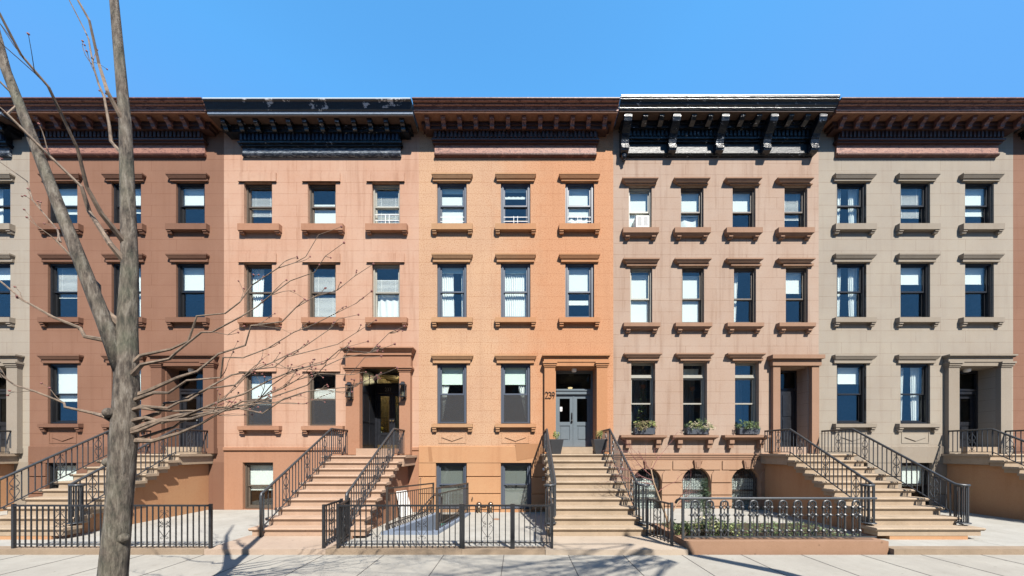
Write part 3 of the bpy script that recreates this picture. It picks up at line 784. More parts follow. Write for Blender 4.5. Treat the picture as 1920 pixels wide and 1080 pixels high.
# ---- pink house on the left (237)
def pink_house():
    x0, x1 = X(420), X(785.5)
    h = thing('row_house', 'pink brownstone row house numbered 237 with peeling dark blue cornice', 'house', ((x0 + x1) / 2, 0, 0))
    cols = [(457.5, 510), (577, 629.5), (697.5, 749.5)]
    rows = [(342, 423), (493, 596.5), (697, 798)]
    ops = []
    for r, (ya, yb) in enumerate(rows):
        for c, (a, b) in enumerate(cols):
            if r == 2 and c == 2: continue
            ops.append((X(a), X(b), Z(yb), Z(ya)))
    door = (X(676), X(749), Z(842), Z(685), 1.0)
    wall_mesh(x0, x1, Z(841), 12.0, ops + [(door[0], door[1], Z(841), door[3], 1.0)]).build('wall', M['stone_pink'], h)
    bops = [(X(455), X(512), Z(955), Z(867))]
    wall_mesh(x0, x1, -.4, Z(841), bops).build('basement_wall', M['stone_pink_trim'], h)
    m = MB(); m.prof([(0, Z(838)), (-.05, Z(839)), (-.05, Z(844)), (0, Z(846))], x0 + .004, X(640)); m.build('string_band', M['stone_pink_trim'], h)
    m = MB(); m.prof([(0, Z(838)), (-.03, Z(839)), (-.03, Z(844)), (0, Z(846))], X(770), x1 - .004); m.build('string_band', M['stone_pink_trim'], h)
    ST = {'frame': M['cream_frame'], 'sash': M['cream_frame'], 'w': .05}
    ST2 = {'frame': M['brown_frame'], 'sash': M['brown_frame'], 'w': .05}
    dr = {(0, 2): (('blind', .82, .0),), (0, 1): (('shade', .62, 0, 'shade'),), (0, 0): (('blind', 1, .3),),
          (1, 2): (('blind', .78, .5), ('curtain', .05, .95, .0, .98, 0, .5, 'curtain', 4)), (1, 1): (('blind', .86, 0),), (1, 0): (('curtain', 0, .5, 0, .4, 0, 1, 'curtain', 5),),
          (2, 1): (('blind', .72, .48),), (2, 0): (('shade', 1, .4, 'shade'),)}
    for r, (ya, yb) in enumerate(rows):
        for c, (a, b) in enumerate(cols):
            if r == 2 and c == 2: continue
            cx = (a + b) / 2
            window(h, X(a), X(b), Z(yb), Z(ya), ST if c == 2 else ST2, dr[(r, c)], R=.17, split=.5, guard=(.36 if (r, c) == (0, 2) else None), screen='lower' if r == 2 else None)
            m = MB(); m.box(X(cx - 35), X(cx + 35), -.035, 0, Z(ya), Z(ya - 17)); m.prof([(0, Z(ya) + .0), (-.055, Z(ya)), (-.05, Z(ya) + .02), (-.0355, Z(ya) + .025), (0, Z(ya) + .025)], X(cx - 35.5), X(cx + 35.5))
            m.build('lintel', M['stone_pink'], h)
            sill(h, cx - 39, cx + 39, yb + 1, yb + 8, yb + 15, M['stone_pink_trim'], p=.15, bw=.13)
    if True:
        window(h, bops[0][0], bops[0][1], bops[0][2], bops[0][3], ST2, (('shade', 1, .4, 'shade'),), R=.17)
    # projecting door surround
    t = M['stone_pink_trim']; p = .20
    m = MB(); zl = 1.74
    xL0, xL1, xR0, xR1 = X(648, p), X(674, p), X(748.5, p), X(769, p)
    for a, b in ((xL0, xL1), (xR0, xR1)):
        m.box(a, b, -p, 0, zl, Z(697, p)); zc = Z(697, p)
        m.box(a - .02, b + .02, -p - .02, 0, zc + .0005, zc + .05)
        m.box(a - .045, b + .05, -p - .05, 0, zc + .0505, zc + .10); m.box(a - .06, b + .07, -p - .08, 0, zc + .1005, zc + .15)
    m.build('pilasters', t, h)
    m = MB(); zc = Z(697, p) + .1505; zt = Z(650, p + .15)
    m.box(xL0 - .0, xR1 + .02, -p - .01, 0, zc, zt - .22)
    m.box(xL1 + .07, xR0 - .07, -p + .01, 0, Z(686), zc - .0005)
    m.box(xL0 - .03, xR1 + .05, -p - .045, 0, zt - .2195, zt - .14)
    m.frust((xL0 - .03, xR1 + .06, -p - .05, 0), zt - .1395, (xL0 - .09, xR1 + .12, -p - .14, 0), zt - .035)
    m.box(xL0 - .10, xR1 + .13, -p - .15, 0, zt - .0345, zt)
    m.build('entablature', t, h)
    # deep vestibule with panelled black reveals
    a, b, z0, z1 = door[0], door[1], Z(842) + .02, Z(685)
    y = 1.0
    v = MB(); e = .004
    v.box(a + e, a + .03, .01, y - .001, z0, z1 - e); v.box(b - .03, b - e, .01, y - .001, z0, z1 - e); v.box(a + .03, b - .03, .01, y - .001, z1 - .03, z1 - e)
    for (q0, q1) in ((z0 + .12, z0 + .75), (z0 + .85, z0 + 1.7), (z0 + 1.8, z1 - .15)):
        for (r0, r1) in ((.10, .48), (.55, .92)):
            v.box(a + .0301, a + .045, r0, r1, q0, q1); v.box(b - .045, b - .0301, r0, r1, q0, q1)
    v.build('vestibule_panelling', M['black_door'], h)
    fr = MB(); w = .07; ai, bi = a + .03, b - .03
    zt0 = Z(719, -1.0); zt1 = Z(703, -1.0)
    fr.box(ai, ai + w, y, y + .08, z0, z1 - .03); fr.box(bi - w, bi, y, y + .08, z0, z1 - .03)
    fr.box(ai + w, bi - w, y, y + .08, zt1, z1 - .03)
    fr.box(ai + w, bi - w, y - .02, y + .08, Z(737, -1), zt0)
    fr.box(ai + w, bi - w, y - .05, y - .0205, zt0 - .05, zt0)
    d = fr.build('door_frame', M['black_door'], h)
    g = MB(); g.box(ai + w, bi - w, y + .03, y + .036, zt0 + .001, zt1 - .001); g.build('transom', M['glass_dark'], d)
    digits(h, '237', X(722, -.97), Z(733.3, -.97), .115, y - .03, M['number_silver'], .42, .22, .009)
    xm = (ai + bi) / 2
    for s_ in (-1, 1):
        u0 = ai + w + .003 if s_ < 0 else xm + .002; u1 = xm - .002 if s_ < 0 else bi - w - .003; st = .10
        q = MB(); zp = z0 + .55; ztp = Z(737, -1) - .004
        q.box(u0, u0 + st, y + .02, y + .065, z0 + .01, ztp); q.box(u1 - st, u1, y + .02, y + .065, z0 + .01, ztp)
        q.box(u0 + st, u1 - st, y + .02, y + .065, z0 + .01, z0 + .16); q.box(u0 + st, u1 - st, y + .02, y + .065, zp - .1, zp); q.box(u0 + st, u1 - st, y + .02, y + .065, ztp - .1, ztp)
        q.box(u0 + st, u1 - st, y + .035, y + .06, z0 + .16, zp - .1)
        dl = q.build('door_leaf', M['black_door'], h)
        g = MB(); g.box(u0 + st, u1 - st, y + .04, y + .046, zp, ztp - .1); g.build('pane', M['glass_dark'], dl)
        k = MB(); k.ball(((u1 - .045) if s_ < 0 else (u0 + .045), y - .02, z0 + .95), .028, 10); k.build('knob', M['brass'], dl)
        k = MB(); k.box(u0 + .01, u1 - .01, y + .012, y + .0195, z0 + .02, z0 + .13); k.build('kick_plate', M['brass'], dl)
        if s_ > 0: c = drape(u0 + st - .02, u1 - st + .02, u0 + st - .02, u1 - st + .02, zp - .02, zp + .95, y + .12, 4, .012); c.build('curtain', M['curtain'], dl, True)
    k = MB(); k.box(a + .03, b - .03, .02, y, z0 - .05, z0 - .001); k.box(X(668, .2), X(735, .2), -.22, .0, 1.722, z0 - .002); k.build('doorstep', M['step_pink'], h)
    hh = MB(); hh.box(a, b, 3.0, 3.05, z0, z1); hh.box(a - .06, a - .01, y + .1, 3.0, z0, z1); hh.box(b + .01, b + .06, y + .1, 3.0, z0, z1); hh.box(a, b, y + .1, 2.99, z0 - .05, z0); hh.box(a, b, y + .1, 2.99, z1 + .01, z1 + .05)
    hh.build('hallway', plain('warm_hall_paint', (.45, .36, .22, 1), .9), h)
    k = MB(); k.lathe((xm + .1, 1.9, Z(712, -1.9)), [(.02, -.12), (.08, -.08), (.1, 0), (.03, .06)], 12); k.build('hall_lamp', emit('bright_hall_lamp', (1, .78, .48, 1), 60), h)
    cornice(h, x0, x1, X(455, .06), X(751, .06), 'blue')
    m = MB(); m.box(x0 + .03, x1 - .03, -.75, -.2, 12.0905, 12.108); m.build('flashing', M['white_flash'], h)
    interior(h, x0, x1, FLOORS)
    house_roof(h, x0, x1, 12.0, M['stone_pink'])
    return h
pink_house()
# orange flower in white vase standing behind the door glass of 237
v = thing('flower_vase', 'yellow flower in a white vase behind the glass of the black door 237', 'vase', (X(715, -1.25), 1.25, Z(842)))
m = MB(); xx = X(715, -1.25); zz = Z(842) + .02
m.lathe((xx, 1.22, zz), [(.05, 0), (.07, .2), (.05, .5), (.03, .6)], 12); m.build('vase', M['white_paint'], v, True)
m = MB()
for i in range(7): m.ball((xx + .05 * math.cos(i), 1.22 + .03 * math.sin(i * 2), zz + .70 + .035 * math.sin(i * 1.7)), .035, 8)
m.tube([(xx, 1.22, zz + .58), (xx, 1.22, zz + .72)], .008, 5); m.build('flower', M['yellow'], v)

# ---- taupe house on the right
def leafclump(m, c, r, n, size, rnd, flat=1.0, up=.0):
    for i in range(n):
        while True:
            d = Vector((rnd.uniform(-1, 1), rnd.uniform(-1, 1), rnd.uniform(-1, 1)))
            if .05 < d.length < 1: break
        p = Vector(c) + Vector((d.x * r[0], d.y * r[1], d.z * r[2]))
        a = Vector((rnd.uniform(-1, 1), rnd.uniform(-1, 1), rnd.uniform(-.6, 1) + up)).normalized(); b = a.orthogonal().normalized()
        s_ = size * rnd.uniform(.6, 1.4)
        m.add([p, p + a * s_ * .5 + b * s_ * .25 * flat, p + a * s_, p + a * s_ * .5 - b * s_ * .25 * flat], [(0, 1, 2, 3)])

def taupe_house():
    x0, x1 = X(1150), X(1535)
    W, T, Bm = M['stone_taupe'], M['stone_taupe_trim'], M['stone_taupe_base']
    h = thing('row_house', 'taupe brownstone row house with arched basement windows and black bracketed cornice', 'house', ((x0 + x1) / 2, 0, 0))
    sp = 97.3
    rows = [(349.5, 431, 1179, 1222), (500.5, 607, 1181.5, 1223), (678.5, 815, 1183.5, 1228.5)]
    ops = []
    for r, (ya, yb, a, b) in enumerate(rows):
        for c in range(4):
            if r == 2 and c == 3: continue
            ops.append((X(a + sp * c), X(b + sp * c), Z(yb), Z(ya)))
    door = (X(1460), X(1514), Z(838), Z(689), .46)
    wall_mesh(x0, x1, Z(852), 12.0, ops + [door], R=.26).build('wall', W, h)
    aops = [(X(1186.5 + 92.5 * c), X(1240.5 + 92.5 * c), Z(971), Z(877), 'arch') for c in range(3)]
    wall_mesh(x0, x1, -.4, Z(852), aops, R=.22).build('basement_wall', Bm, h)
    m = MB(); m.prof([(0, Z(850)), (-.05, Z(851)), (-.05, Z(853.5)), (-.03, Z(854.3)), (-.035, Z(857.5)), (-.015, Z(858)), (-.015, Z(861.5)), (0, Z(862))], x0 + .004, x1 - .004); m.build('string_course', T, h)
    # raised voussoir blocks, built column by column around the arches
    m = MB(); p = .03; g = .017
    lv = [(Z(905), Z(881)), (Z(928), Z(905)), (Z(949), Z(928)), (Z(971), Z(949)), (-.2, Z(973))]
    for c in range(4):
        lo = x0 + .004 if c == 0 else aops[c - 1][1]
        hi = aops[c][0] if c < 3 else x1 - .004
        for zb, zt in lv:
            if zb > Z(930) and c < 3 or zb > Z(930):
                ext = .0
            cut0 = .0 if c == 0 else .03; cut1 = .03 if c < 3 else 0
            if zt > Z(890):        # top course steps back from the arch
                m.prism([(lo + cut0 * 3, zt - g), (lo + (0 if c == 0 else .02), zt - .13), (lo + (0 if c == 0 else .01), zb + g), (hi - (.01 if c < 3 else 0), zb + g), (hi - (.02 if c < 3 else 0), zt - .13), (hi - cut1 * 3, zt - g)][::-1], -p, 0)
            elif zb < 0:
                pass
            else: m.box(lo, hi, -p, 0, zb + g, zt - g)
    m.box(x0 + .004, x1 - .004, -.045, 0, -.2, Z(973))
    for c in range(3):       # spandrel blocks over each arch, cut round the curve
        a, b = aops[c][0], aops[c][1]; cx = (a + b) / 2; R_ = (b - a) / 2; sp_z = aops[c][3] - R_; zt = Z(864); zb = Z(880.5)
        for s_ in (-1, 1):
            far = cx + s_ * (R_ + (X(1277) - X(1240.5)) / 2 - .012)
            if c == 0 and s_ < 0: far = x0 + .03
            pts = [(far, zt), (cx + s_ * .17, zt)]
            for i in range(9):
                an = math.radians(78 - i * (78 - 38) / 8)
                xx = cx + s_ * (R_ + .012) * math.cos(an); zz = sp_z + (R_ + .012) * math.sin(an)
                if zz > zb: pts.append((xx, zz))
            pts += [(cx + s_ * (R_ + .02), zb), (far, zb)]
            if s_ < 0: pts = pts[::-1]
            m.prism(pts[::-1], -p, 0)
    m.build('rusticated_blocks', Bm, h)
    for c in range(3):
        a, b = aops[c][0], aops[c][1]; cx = (a + b) / 2
        k = MB(); zt, zb = Z(863), Z(879)
        k.prism([(cx - .11, zt), (cx - .075, zb), (cx + .075, zb), (cx + .11, zt)], -.085, 0)
        k.prism([(cx - .065, zt - .04), (cx - .045, zb + .04), (cx + .045, zb + .04), (cx + .065, zt - .04)], -.10, -.0855)
        k.build('keystone', T, h)
        # arched window: frame, glass, folding grille
        R_ = (b - a) / 2; spz = aops[c][3] - R_; z0 = aops[c][2]
        f = MB(); n = 18
        for r_ in (R_ - .03,):
            path = [(a + .03, .20, z0)] + [(cx - r_ * math.cos(math.pi * i / n), .20, spz + r_ * math.sin(math.pi * i / n)) for i in range(n + 1)] + [(b - .03, .20, z0)]
            f.tube(path, .035, 4)
        f.box(a + .03, b - .03, .17, .23, z0, z0 + .06); f.box(a + .04, b - .04, .17, .22, spz - .30, spz - .25); f.box(a + .04, b - .04, .17, .22, z0 + .55, z0 + .60)
        w_ = f.build('window', M['cream_frame'] if c == 0 else M['brown_frame'], h)
        pts = [(a + .03, z0)] + [(cx - (R_ - .03) * math.cos(math.pi * i / n), spz + (R_ - .03) * math.sin(math.pi * i / n)) for i in range(n + 1)] + [(b - .03, z0)]
        q = MB(); q.prism(pts[::-1], .215, .221); q.build('pane', M['glass'], w_)
        q = MB(); q.box(a + .05, b - .05, .26, .265, z0 + .05, spz + .1); q.build('shade', M['shade'], w_)
        gr = MB(); yy = .12; nb = 16; zt_ = lambda xx: spz + math.sqrt(max(0, R_ ** 2 - (xx - cx) ** 2)) - .01
        for i in range(nb):
            xx = a + .03 + (b - a - .06) * i / (nb - 1)
            gr.bar((xx, yy, z0 + .01), (xx, yy, zt_(xx)), .010)
        rowh = .115; j = 0; zz = z0 + .06
        while zz < spz + R_:
            for i in range(nb - 1):
                xa = a + .03 + (b - a - .06) * i / (nb - 1); xb = a + .03 + (b - a - .06) * (i + 1) / (nb - 1); s_ = .02 if (i + j) % 2 else -.02
                if zz + .03 < min(zt_(xa), zt_(xb)): gr.bar((xa, yy - .008, zz + s_), (xb, yy - .008, zz - s_), .009)
            zz += rowh; j += 1
        for zz in (z0 + .02, z0 + .62, z0 + 1.18):
            if zz < spz: gr.box(a + .02, b - .02, yy - .02, yy - .012, zz, zz + .02)
        gr.build('window_grille', M['iron_grey'], w_)
    CR = {'frame': M['cream_frame'], 'sash': M['cream_frame'], 'w': .035}
    BR = {'frame': M['brown_frame'], 'sash': M['brown_frame'], 'w': .035}
    hoods = [(331.5, 341, 348.5, 1167.5, 1235, 1172, 1229), (483, 492, 500, 1169, 1237.5, 1174, 1230.5), (661.5, 670, 677, 1171, 1242, 1177, 1234)]
    dr = {(0, 0): (('shade', 1, 0, 'shade'),), (0, 1): (('shade', 1, .42, 'shade'), ('curtain', 0, 1, 0, 1, 0, .4, 'curtain', 2)), (0, 2): (('shade', 1, .5, 'shade'),), (0, 3): (('blind', 1, .3),),
          (1, 0): (('shade', .95, .0, 'shade'),), (1, 1): (('shade', .93, .0, 'shade'),), (1, 2): (('curtain', 0, .4, 0, .3, 0, 1, 'curtain', 4),), (1, 3): (('shade', 1, .6, 'shade'),)}
    for r, (ya, yb, a, b) in enumerate(rows):
        ha, hb, hc, c0, c1, f0, f1 = hoods[r]
        for c in range(4):
            if r == 2 and c == 3: continue
            A, B = a + sp * c, b + sp * c
            if r < 2:
                window(h, X(A), X(B), Z(yb), Z(ya), CR if c == 0 else BR, dr[(r, c)], R=.15, split=.46)
            else:
                # tall parlour window with a fixed top light
                zt = Z(ya); zs = Z(704)
                f = MB(); ring(f, X(A) + .002, X(B) - .002, zs + .0, zt - .002, .16, .26, .04, .05, .06)
                w_ = window(h, X(A), X(B), Z(yb), zs - .001, CR, (), R=.22, split=.54)
                f.build('top_light', M['cream_frame'], w_)
                q = MB(); q.box(X(A) + .04, X(B) - .04, .205, .211, zs + .05, zt - .06); q.build('pane', M['glass'], w_)
                drape(X(A) - .1, X(B) + .1, X(A) - .1, X(B) + .1, Z(yb) - .2, zt, .95, 9, .03).build('added_pane_backing', M['pane_backing_blue'], w_, True)  # made-up cloth added deep inside so the dark panes look lighter
                if c == 1: drape(X(A) + .08, X(B) - .05, X(A) + .2, X(B) - .05, zs + .02, zt - .12, .42, 4, .02).build('curtain', M['curtain'], w_, True)
            hood(h, c0 + sp * c, c1 + sp * c, ha, hb, hc, T, f0 + sp * c, f1 + sp * c, p=.16, chamf=.02)
            if r < 2: sill(h, c0 + sp * c + 1, c1 + sp * c + 1, yb + .5, yb + 4.5, yb + 16, T, p=.16, bw=.12, inset=.09, flare=.07)
            else:
                sill(h, 1165 + sp * c, 1251 + sp * c, yb + 1, yb + 5, yb + 25, T, p=.20, bw=.14, inset=.17, flare=.10)
    entry_mid_simple(h, door, T)
    cornice(h, x0, x1, X(1168, .06), X(1518, .06), 'black')
    # bright cap flashing
    m = MB(); m.box(x0 + .03, x1 - .03, -.73, -.2, 12.2005, 12.225); m.build('flashing', M['white_flash'], h)
    interior(h, x0, x1, FLOORS, y0=.28)
    house_roof(h, x0, x1, 12.0, W)
def entry_mid_simple(h, door, T):
    a, b, z0, z1 = door[:4]; y = .40
    m = MB()
    for u in (a - .26, b + .04): m.box(u, u + .22, -.12, 0, 1.78, z1 + .02)
    m.box(a - .30, b + .30, -.16, 0, z1 + .0205, z1 + .22); m.box(a - .36, b + .34, -.24, 0, z1 + .2205, z1 + .34); m.build('door_surround', T, h)
    m = MB(); ring(m, a + .002, b - .002, z0, z1 - .002, y, y + .06, .06); m.box(a + .06, b - .06, y, y + .06, z1 - .65, z1 - .58); d = m.build('door_frame', M['black_door'], h)
    q = MB(); q.box(a + .062, b - .062, y + .02, y + .06, z0 + .06, z1 - .652); 
    for s_ in (0, 1):
        xx = a + .12 + s_ * (b - a - .24) / 2; q.box(xx, xx + (b - a - .36) / 2, y + .005, y + .0195, z0 + .2, z0 + .9); q.box(xx, xx + (b - a - .36) / 2, y + .005, y + .0195, z0 + 1.0, z1 - .8)
    q.build('door_leaf', M['black_door'], h)
    q = MB(); q.box(a + .06, b - .06, y + .03, y + .036, z1 - .58, z1 - .06); q.build('transom', M['glass_dark'], h)
taupe_house()
# metal capping over the two left roofs
for hname in ():
    pass

# ------------------------------------------------------------------ STOOPS
ZL = 1.767; RI = .167; TR = .277; Y0 = -1.10
def stoop(label, xa, xb, mat, zl, base=.1, extend=.16, bottom_wide=True, sidemat=None):
    s = thing('stoop', label, 'stoop', ((xa + xb) / 2, Y0, 0), None)
    ri = (zl - base) / 10
    def tread(m, x0, x1, yf, yb, zt):
        r = .024
        pr = [(yb, zt)]
        for i in range(7):
            a = math.pi / 2 + math.pi * i / 6
            pr.append((yf + r + r * math.cos(a), zt - r + r * math.sin(a)))
        pr += [(yf + .022, zt - .0485), (yf + .022, zt - .062), (yf + .04, zt - .066), (yb, zt - .066)]
        m.prof(pr, x0, x1)
    L = MB(); tread(L, xa - extend, xb + extend, Y0, -.002, zl); L.box(xa - extend + .06, xb + extend - .06, Y0 + .042, -.002, zl - .30, zl - .0665)
    L.build('landing', mat, s)
    for i in range(1, 10):
        m = MB(); zt = zl - i * ri; yf = Y0 - i * TR; yb = Y0 - (i - 1) * TR + .0415
        e = .0
        if bottom_wide and i == 9: e = .14
        tread(m, xa - e, xb + e, yf, yb, zt)
        m.box(xa - e + .055, xb + e - .055, yf + .042, yb, max(zt - ri, base - .02), zt - .0665)
        m.build('step', mat, s)
    # inner body under the steps, set back from the step ends
    bsd = MB(); n = 9
    pts = [(-.003, -.2), (-.003, zl - .31), (Y0 + .05, zl - .31)]
    for i in range(1, 10):
        zt = zl - i * ri; yf = Y0 - i * TR
        pts += [(yf + TR + .05, zt - ri - .002), (yf + .05, zt - ri - .002)]
    pts += [(Y0 - 9 * TR + .05, -.2)]
    bsd.prof(pts, xa + .17, xb - .17); bsd.build('side_wall', sidemat or mat, s)
    return s
SM = stoop('tan stone stoop of ten steps up to the slate blue double door', .70, 2.66, M['step_tan'], ZL, extend=.02, sidemat=M['stone_mid_base'])
SP = stoop('pinkish stone stoop up to the deep black doorway of the pink house', -5.42, -3.26, M['step_pink'], 1.722, extend=.10, sidemat=M['stone_pink_trim'])
PW = X(1150) - X(785.5)
for dx, lb in ((X(420) - X(785.5) - PW, 'stone stoop of the dark brownstone house next to the pink one'), (X(420) - X(785.5) - 2 * PW, 'stone stoop at the far left end of the row'), (X(1488) - X(1079), 'stone stoop of the taupe house, right of its planted front garden'), (DXR, 'stone stoop of the pale grey house beyond the taupe one'), (DXR + PW, 'stone stoop at the far right end of the row')):
    dup_thing(SM, dx, lb); FARDX = globals().setdefault('FARDX', []) + [(dx, lb)]

def spiral(c, r0, r1, turns, a0, plane='xz', n=18, sgn=1):
    out = []
    for i in range(n + 1):
        t = i / n; r = r0 + (r1 - r0) * t; a = a0 + sgn * turns * 2 * math.pi * t
        u, v = r * math.cos(a), r * math.sin(a)
        out.append((c[0] + u, c[1], c[2] + v) if plane == 'xz' else (c[0], c[1] + u, c[2] + v) if plane == 'yz' else (c[0] + u, c[1] + v, c[2]))
    return out
def scrollwork(parent, c, w, h, ax, mat, r=.0045):
    """pair of lozenges with curled ends between two bars; ax = unit vector along the fence"""
    m = MB(); c = Vector(c)
    P = lambda u, v: c + Vector((ax[0] * u, ax[1] * u, v))
    for s_ in (-1, 1):
        q = [P(s_ * w * .28, h * .49), P(s_ * w * .20, h * .46), P(s_ * w * .10, h * .44), P(0, h * .42)]
        for zc, sg in ((h * .44, 1), (-h * .47, -1)):
            cc = (s_ * w * .24, zc)
            pts = []
            for i in range(13):
                a = -math.pi / 2 * sg + s_ * sg * (i / 12) * 1.5 * math.pi; rr = w * .12 * (1 - .6 * i / 12)
                pts.append(P(cc[0] + rr * math.cos(a), cc[1] + sg * 0 + rr * math.sin(a)))
            m.tube([P(0, zc - sg * h * .04)] + pts, r, 4)
        m.tube([P(0, h * .40), P(s_ * w * .48, h * .18), P(s_ * w * .48, h * .12), P(s_ * w * .34, h * .03), P(s_ * w * .10, -.0)], r, 4)
        m.tube([P(0, -h * .45), P(s_ * w * .48, -h * .20), P(s_ * w * .48, -h * .12), P(s_ * w * .34, -h * .04), P(s_ * w * .10, 0)], r, 4)
        for zc in (h * .05, -h * .07):
            pts = []
            for i in range(11):
                a = math.pi / 2 + s_ * (i / 10) * 1.6 * math.pi; rr = w * .13 * (1 - .55 * i / 10)
                pts.append(P(s_ * w * .22 - rr * math.cos(a) * .9, zc + rr * math.sin(a)))
            m.tube(pts, r, 4)
    return m.build('scrollwork', mat, parent)

BARM = {}
def baluster(parent, x, y, z0, z1, mat, w=.015, name='baluster'):
    o0 = org(parent); k = (round(z1 - z0, 2), mat.name, w)
    if k not in BARM:
        me = bpy.data.meshes.new(name); b = MB().box(-w / 2, w / 2, -w / 2, w / 2, 0, round(z1 - z0, 2)); me.from_pydata(b.v, [], b.f); me.materials.append(mat); BARM[k] = me
    o = bpy.data.objects.new(name, BARM[k]); COL.objects.link(o); o.parent = parent; o.location = (x - o0.x, y - o0.y, z0 - o0.z); return o

def stoop_rail(label, x, zl, side, base=.1, mat=None, h=.70, straight_end=False, ybot=None, group=None):
    """rail of one stoop side: level run at the landing, sloping run, curled end over the bottom step"""
    mat = mat or M['iron_grey']; ri = (zl - base) / 10; sl = ri / TR
    t = thing('stair_railing', label, 'railing', (x, Y0, zl - .5), group)
    yA = -.12; yB = Y0 + .02; yC = Y0 - 7.6 * TR if ybot is None else ybot
    zt = lambda y: zl + h if y > yB else zl + h + (y - yB) * sl * 1.0
    zb = lambda y: zl + .06 if y > yB else zl + .06 + (y - yB) * sl
    m = MB()
    top = [(x, yA, zt(yA)), (x, yB, zt(yB)), (x, yC, zt(yC))]
    if straight_end:
        top += [(x, yC - .05, zt(yC) - .02), (x, yC - .07, zt(yC) - .08), (x, yC - .07, base)]
    else:
        zc = zt(yC); r = .16
        top += [(x + side * .01, yC - .08, zc - .045), (x + side * .05, yC - .14, zc - .06), (x + side * .13, yC - .18, zc - .065), (x + side * .21, yC - .15, zc - .065), (x + side * .24, yC - .07, zc - .065), (x + side * .19, yC - .0, zc - .065), (x + side * .13, yC - .03, zc - .065)]
    m.tube(top, .027, 8); m.build('handrail', mat, t, True)
    m = MB(); m.tube([(x, yA, zb(yA)), (x, yB, zb(yB)), (x, yC, zb(yC))], .014, 4)
    m.tube([(x, yA, zb(yA)), (x, yA, zt(yA))], .016, 4); m.tube([(x, yB, zl + .0), (x, yB, zt(yB))], .018, 4)
    m.tube([(x, yC, zb(yC) - .1), (x, yC, zt(yC))], .02, 4)
    m.build('frame', mat, t)
    n = 0; y = yA - .10
    while y > yC + .04:
        if n % 7 == 4:
            zc = (zt(y) + zb(y)) / 2
            scrollwork(t, (x, y, zc), .15, (zt(y) - zb(y)) * .92, (0, 1), mat, .006)
            baluster(t, x, y, zb(y), zt(y), mat)
        else: baluster(t, x, y, zb(y), zt(y), mat)
        y -= .108; n += 1
    if not straight_end:
        # newel cage on a round plate
        cx, cy = x + side * .12, yC - .09; zc = zt(yC) - .07; z0 = base + ri + .012
        for i in range(9):
            a = i / 9 * 2 * math.pi; baluster(t, cx + .10 * math.cos(a), cy + .09 * math.sin(a), z0 + .05, zc, mat)
        m = MB(); m.lathe((cx, cy, z0 + .03), [(.13, 0), (.14, .01), (.13, .022)], 16); m.lathe((cx, cy, z0), [(.03, 0), (.04, .03)], 8)
        m.tube([(cx, cy, z0), (cx, cy, zc)], .016, 8); m.build('newel', mat, t)
    # short feet into the step ends
    return t
RL = stoop_rail('black iron railing on the left side of the stoop of house 239', .80, ZL, -1)
RR = stoop_rail('black iron railing on the right side of the stoop of house 239', 2.56, ZL, 1)
for dx, lb in FARDX:
    dup_thing(RL, dx, 'left iron railing on the ' + lb.replace('stone stoop', 'stoop')); dup_thing(RR, dx, 'right iron railing on the ' + lb.replace('stone stoop', 'stoop'))
stoop_rail('black iron railing on the right side of the pink house stoop', -3.50, 1.722, 1, h=.76, straight_end=True, ybot=Y0 - 9.0 * TR, mat=M['iron_grey'])
stoop_rail('black iron railing on the left side of the pink house stoop', -5.24, 1.722, -1, h=.76, straight_end=True, ybot=Y0 - 9.0 * TR, mat=M['iron_grey'])

# ------------------------------------------------------------------ FENCES
def fence(label, p0, p1, zb, zt, n, scrolls=(), posts=(0, 1), mat=None, name='iron_fence', cat='fence', pw=.042, group=None, lowrail=.075, bw=.016):
    mat = mat or M['iron']
    p0, p1 = Vector((*p0, 0)), Vector((*p1, 0)); d = p1 - p0; L = d.length; ax = d / L
    t = thing(name, label, cat, (p0.x + d.x / 2, p0.y + d.y / 2, zb), group)
    m = MB(); a = p0 + Vector((0, 0, zt)); b = p1 + Vector((0, 0, zt)); m.tube([a, b], .022, 4)
    a = p0 + Vector((0, 0, zb + lowrail)); b = p1 + Vector((0, 0, zb + lowrail)); m.tube([a, b], .013, 4); m.build('rail', mat, t)
    for q in posts:
        c = p0 + d * q; baluster(t, c.x, c.y, zb - .02, zt + .025, mat, pw, 'post')
    for i in range(1, n):
        c = p0 + d * i / n
        baluster(t, c.x, c.y, zb + lowrail - .05, zt, mat, bw)
        if i in scrolls: scrollwork(t, (c.x, c.y, (zb + zt) / 2 + .05), .20 if L / n > .09 else .18, (zt - zb) * .70, (ax.x, ax.y), mat)
    return t
yF = 6.06 - D0
XF = lambda px: (px - VX) * 6.06 / F
fence('long iron fence panel with two scrolls, left of the gates on the areaway kerb', (XF(634), yF), (XF(864), yF), .10, .87, 22, (7, 15), (0, 1))
fence('left leaf of the iron areaway gate with one centre scroll', (XF(869), yF), (XF(959), yF), .10, .87, 8, (4,), (0, 1), name='iron_gate', cat='gate', lowrail=.10)
fence('iron fence panel between the areaway gate and the tan stoop', (XF(963), yF), (XF(1035), yF), .10, .87, 7, (), (0, 1), name='iron_fence', lowrail=.10)
fence('short iron fence beside the foot of the tan stoop, on its left', (XF(1036), yF + .04), (.66, yF + .82), .10, .87, 7, (3,), (1,), mat=M['iron_grey'])
fence('short iron fence from the right foot of the tan stoop to the pavement', (2.66, 6.93 - D0), (2.84, 6.22 - D0), .10, .87, 7, (3,), (0, 1), mat=M['iron_grey'])
fence('short iron fence beside the foot of the pink stoop, on its right', (XF(634), yF + .03), (-3.46, yF + .80), .10, .87, 7, (3,), (0, 1))
fence('iron fence crossing in front of the pink house stoop foot', (-5.6, yF), (XF(610), yF), .10, .87, 1, (), (1,), lowrail=.2) if False else None
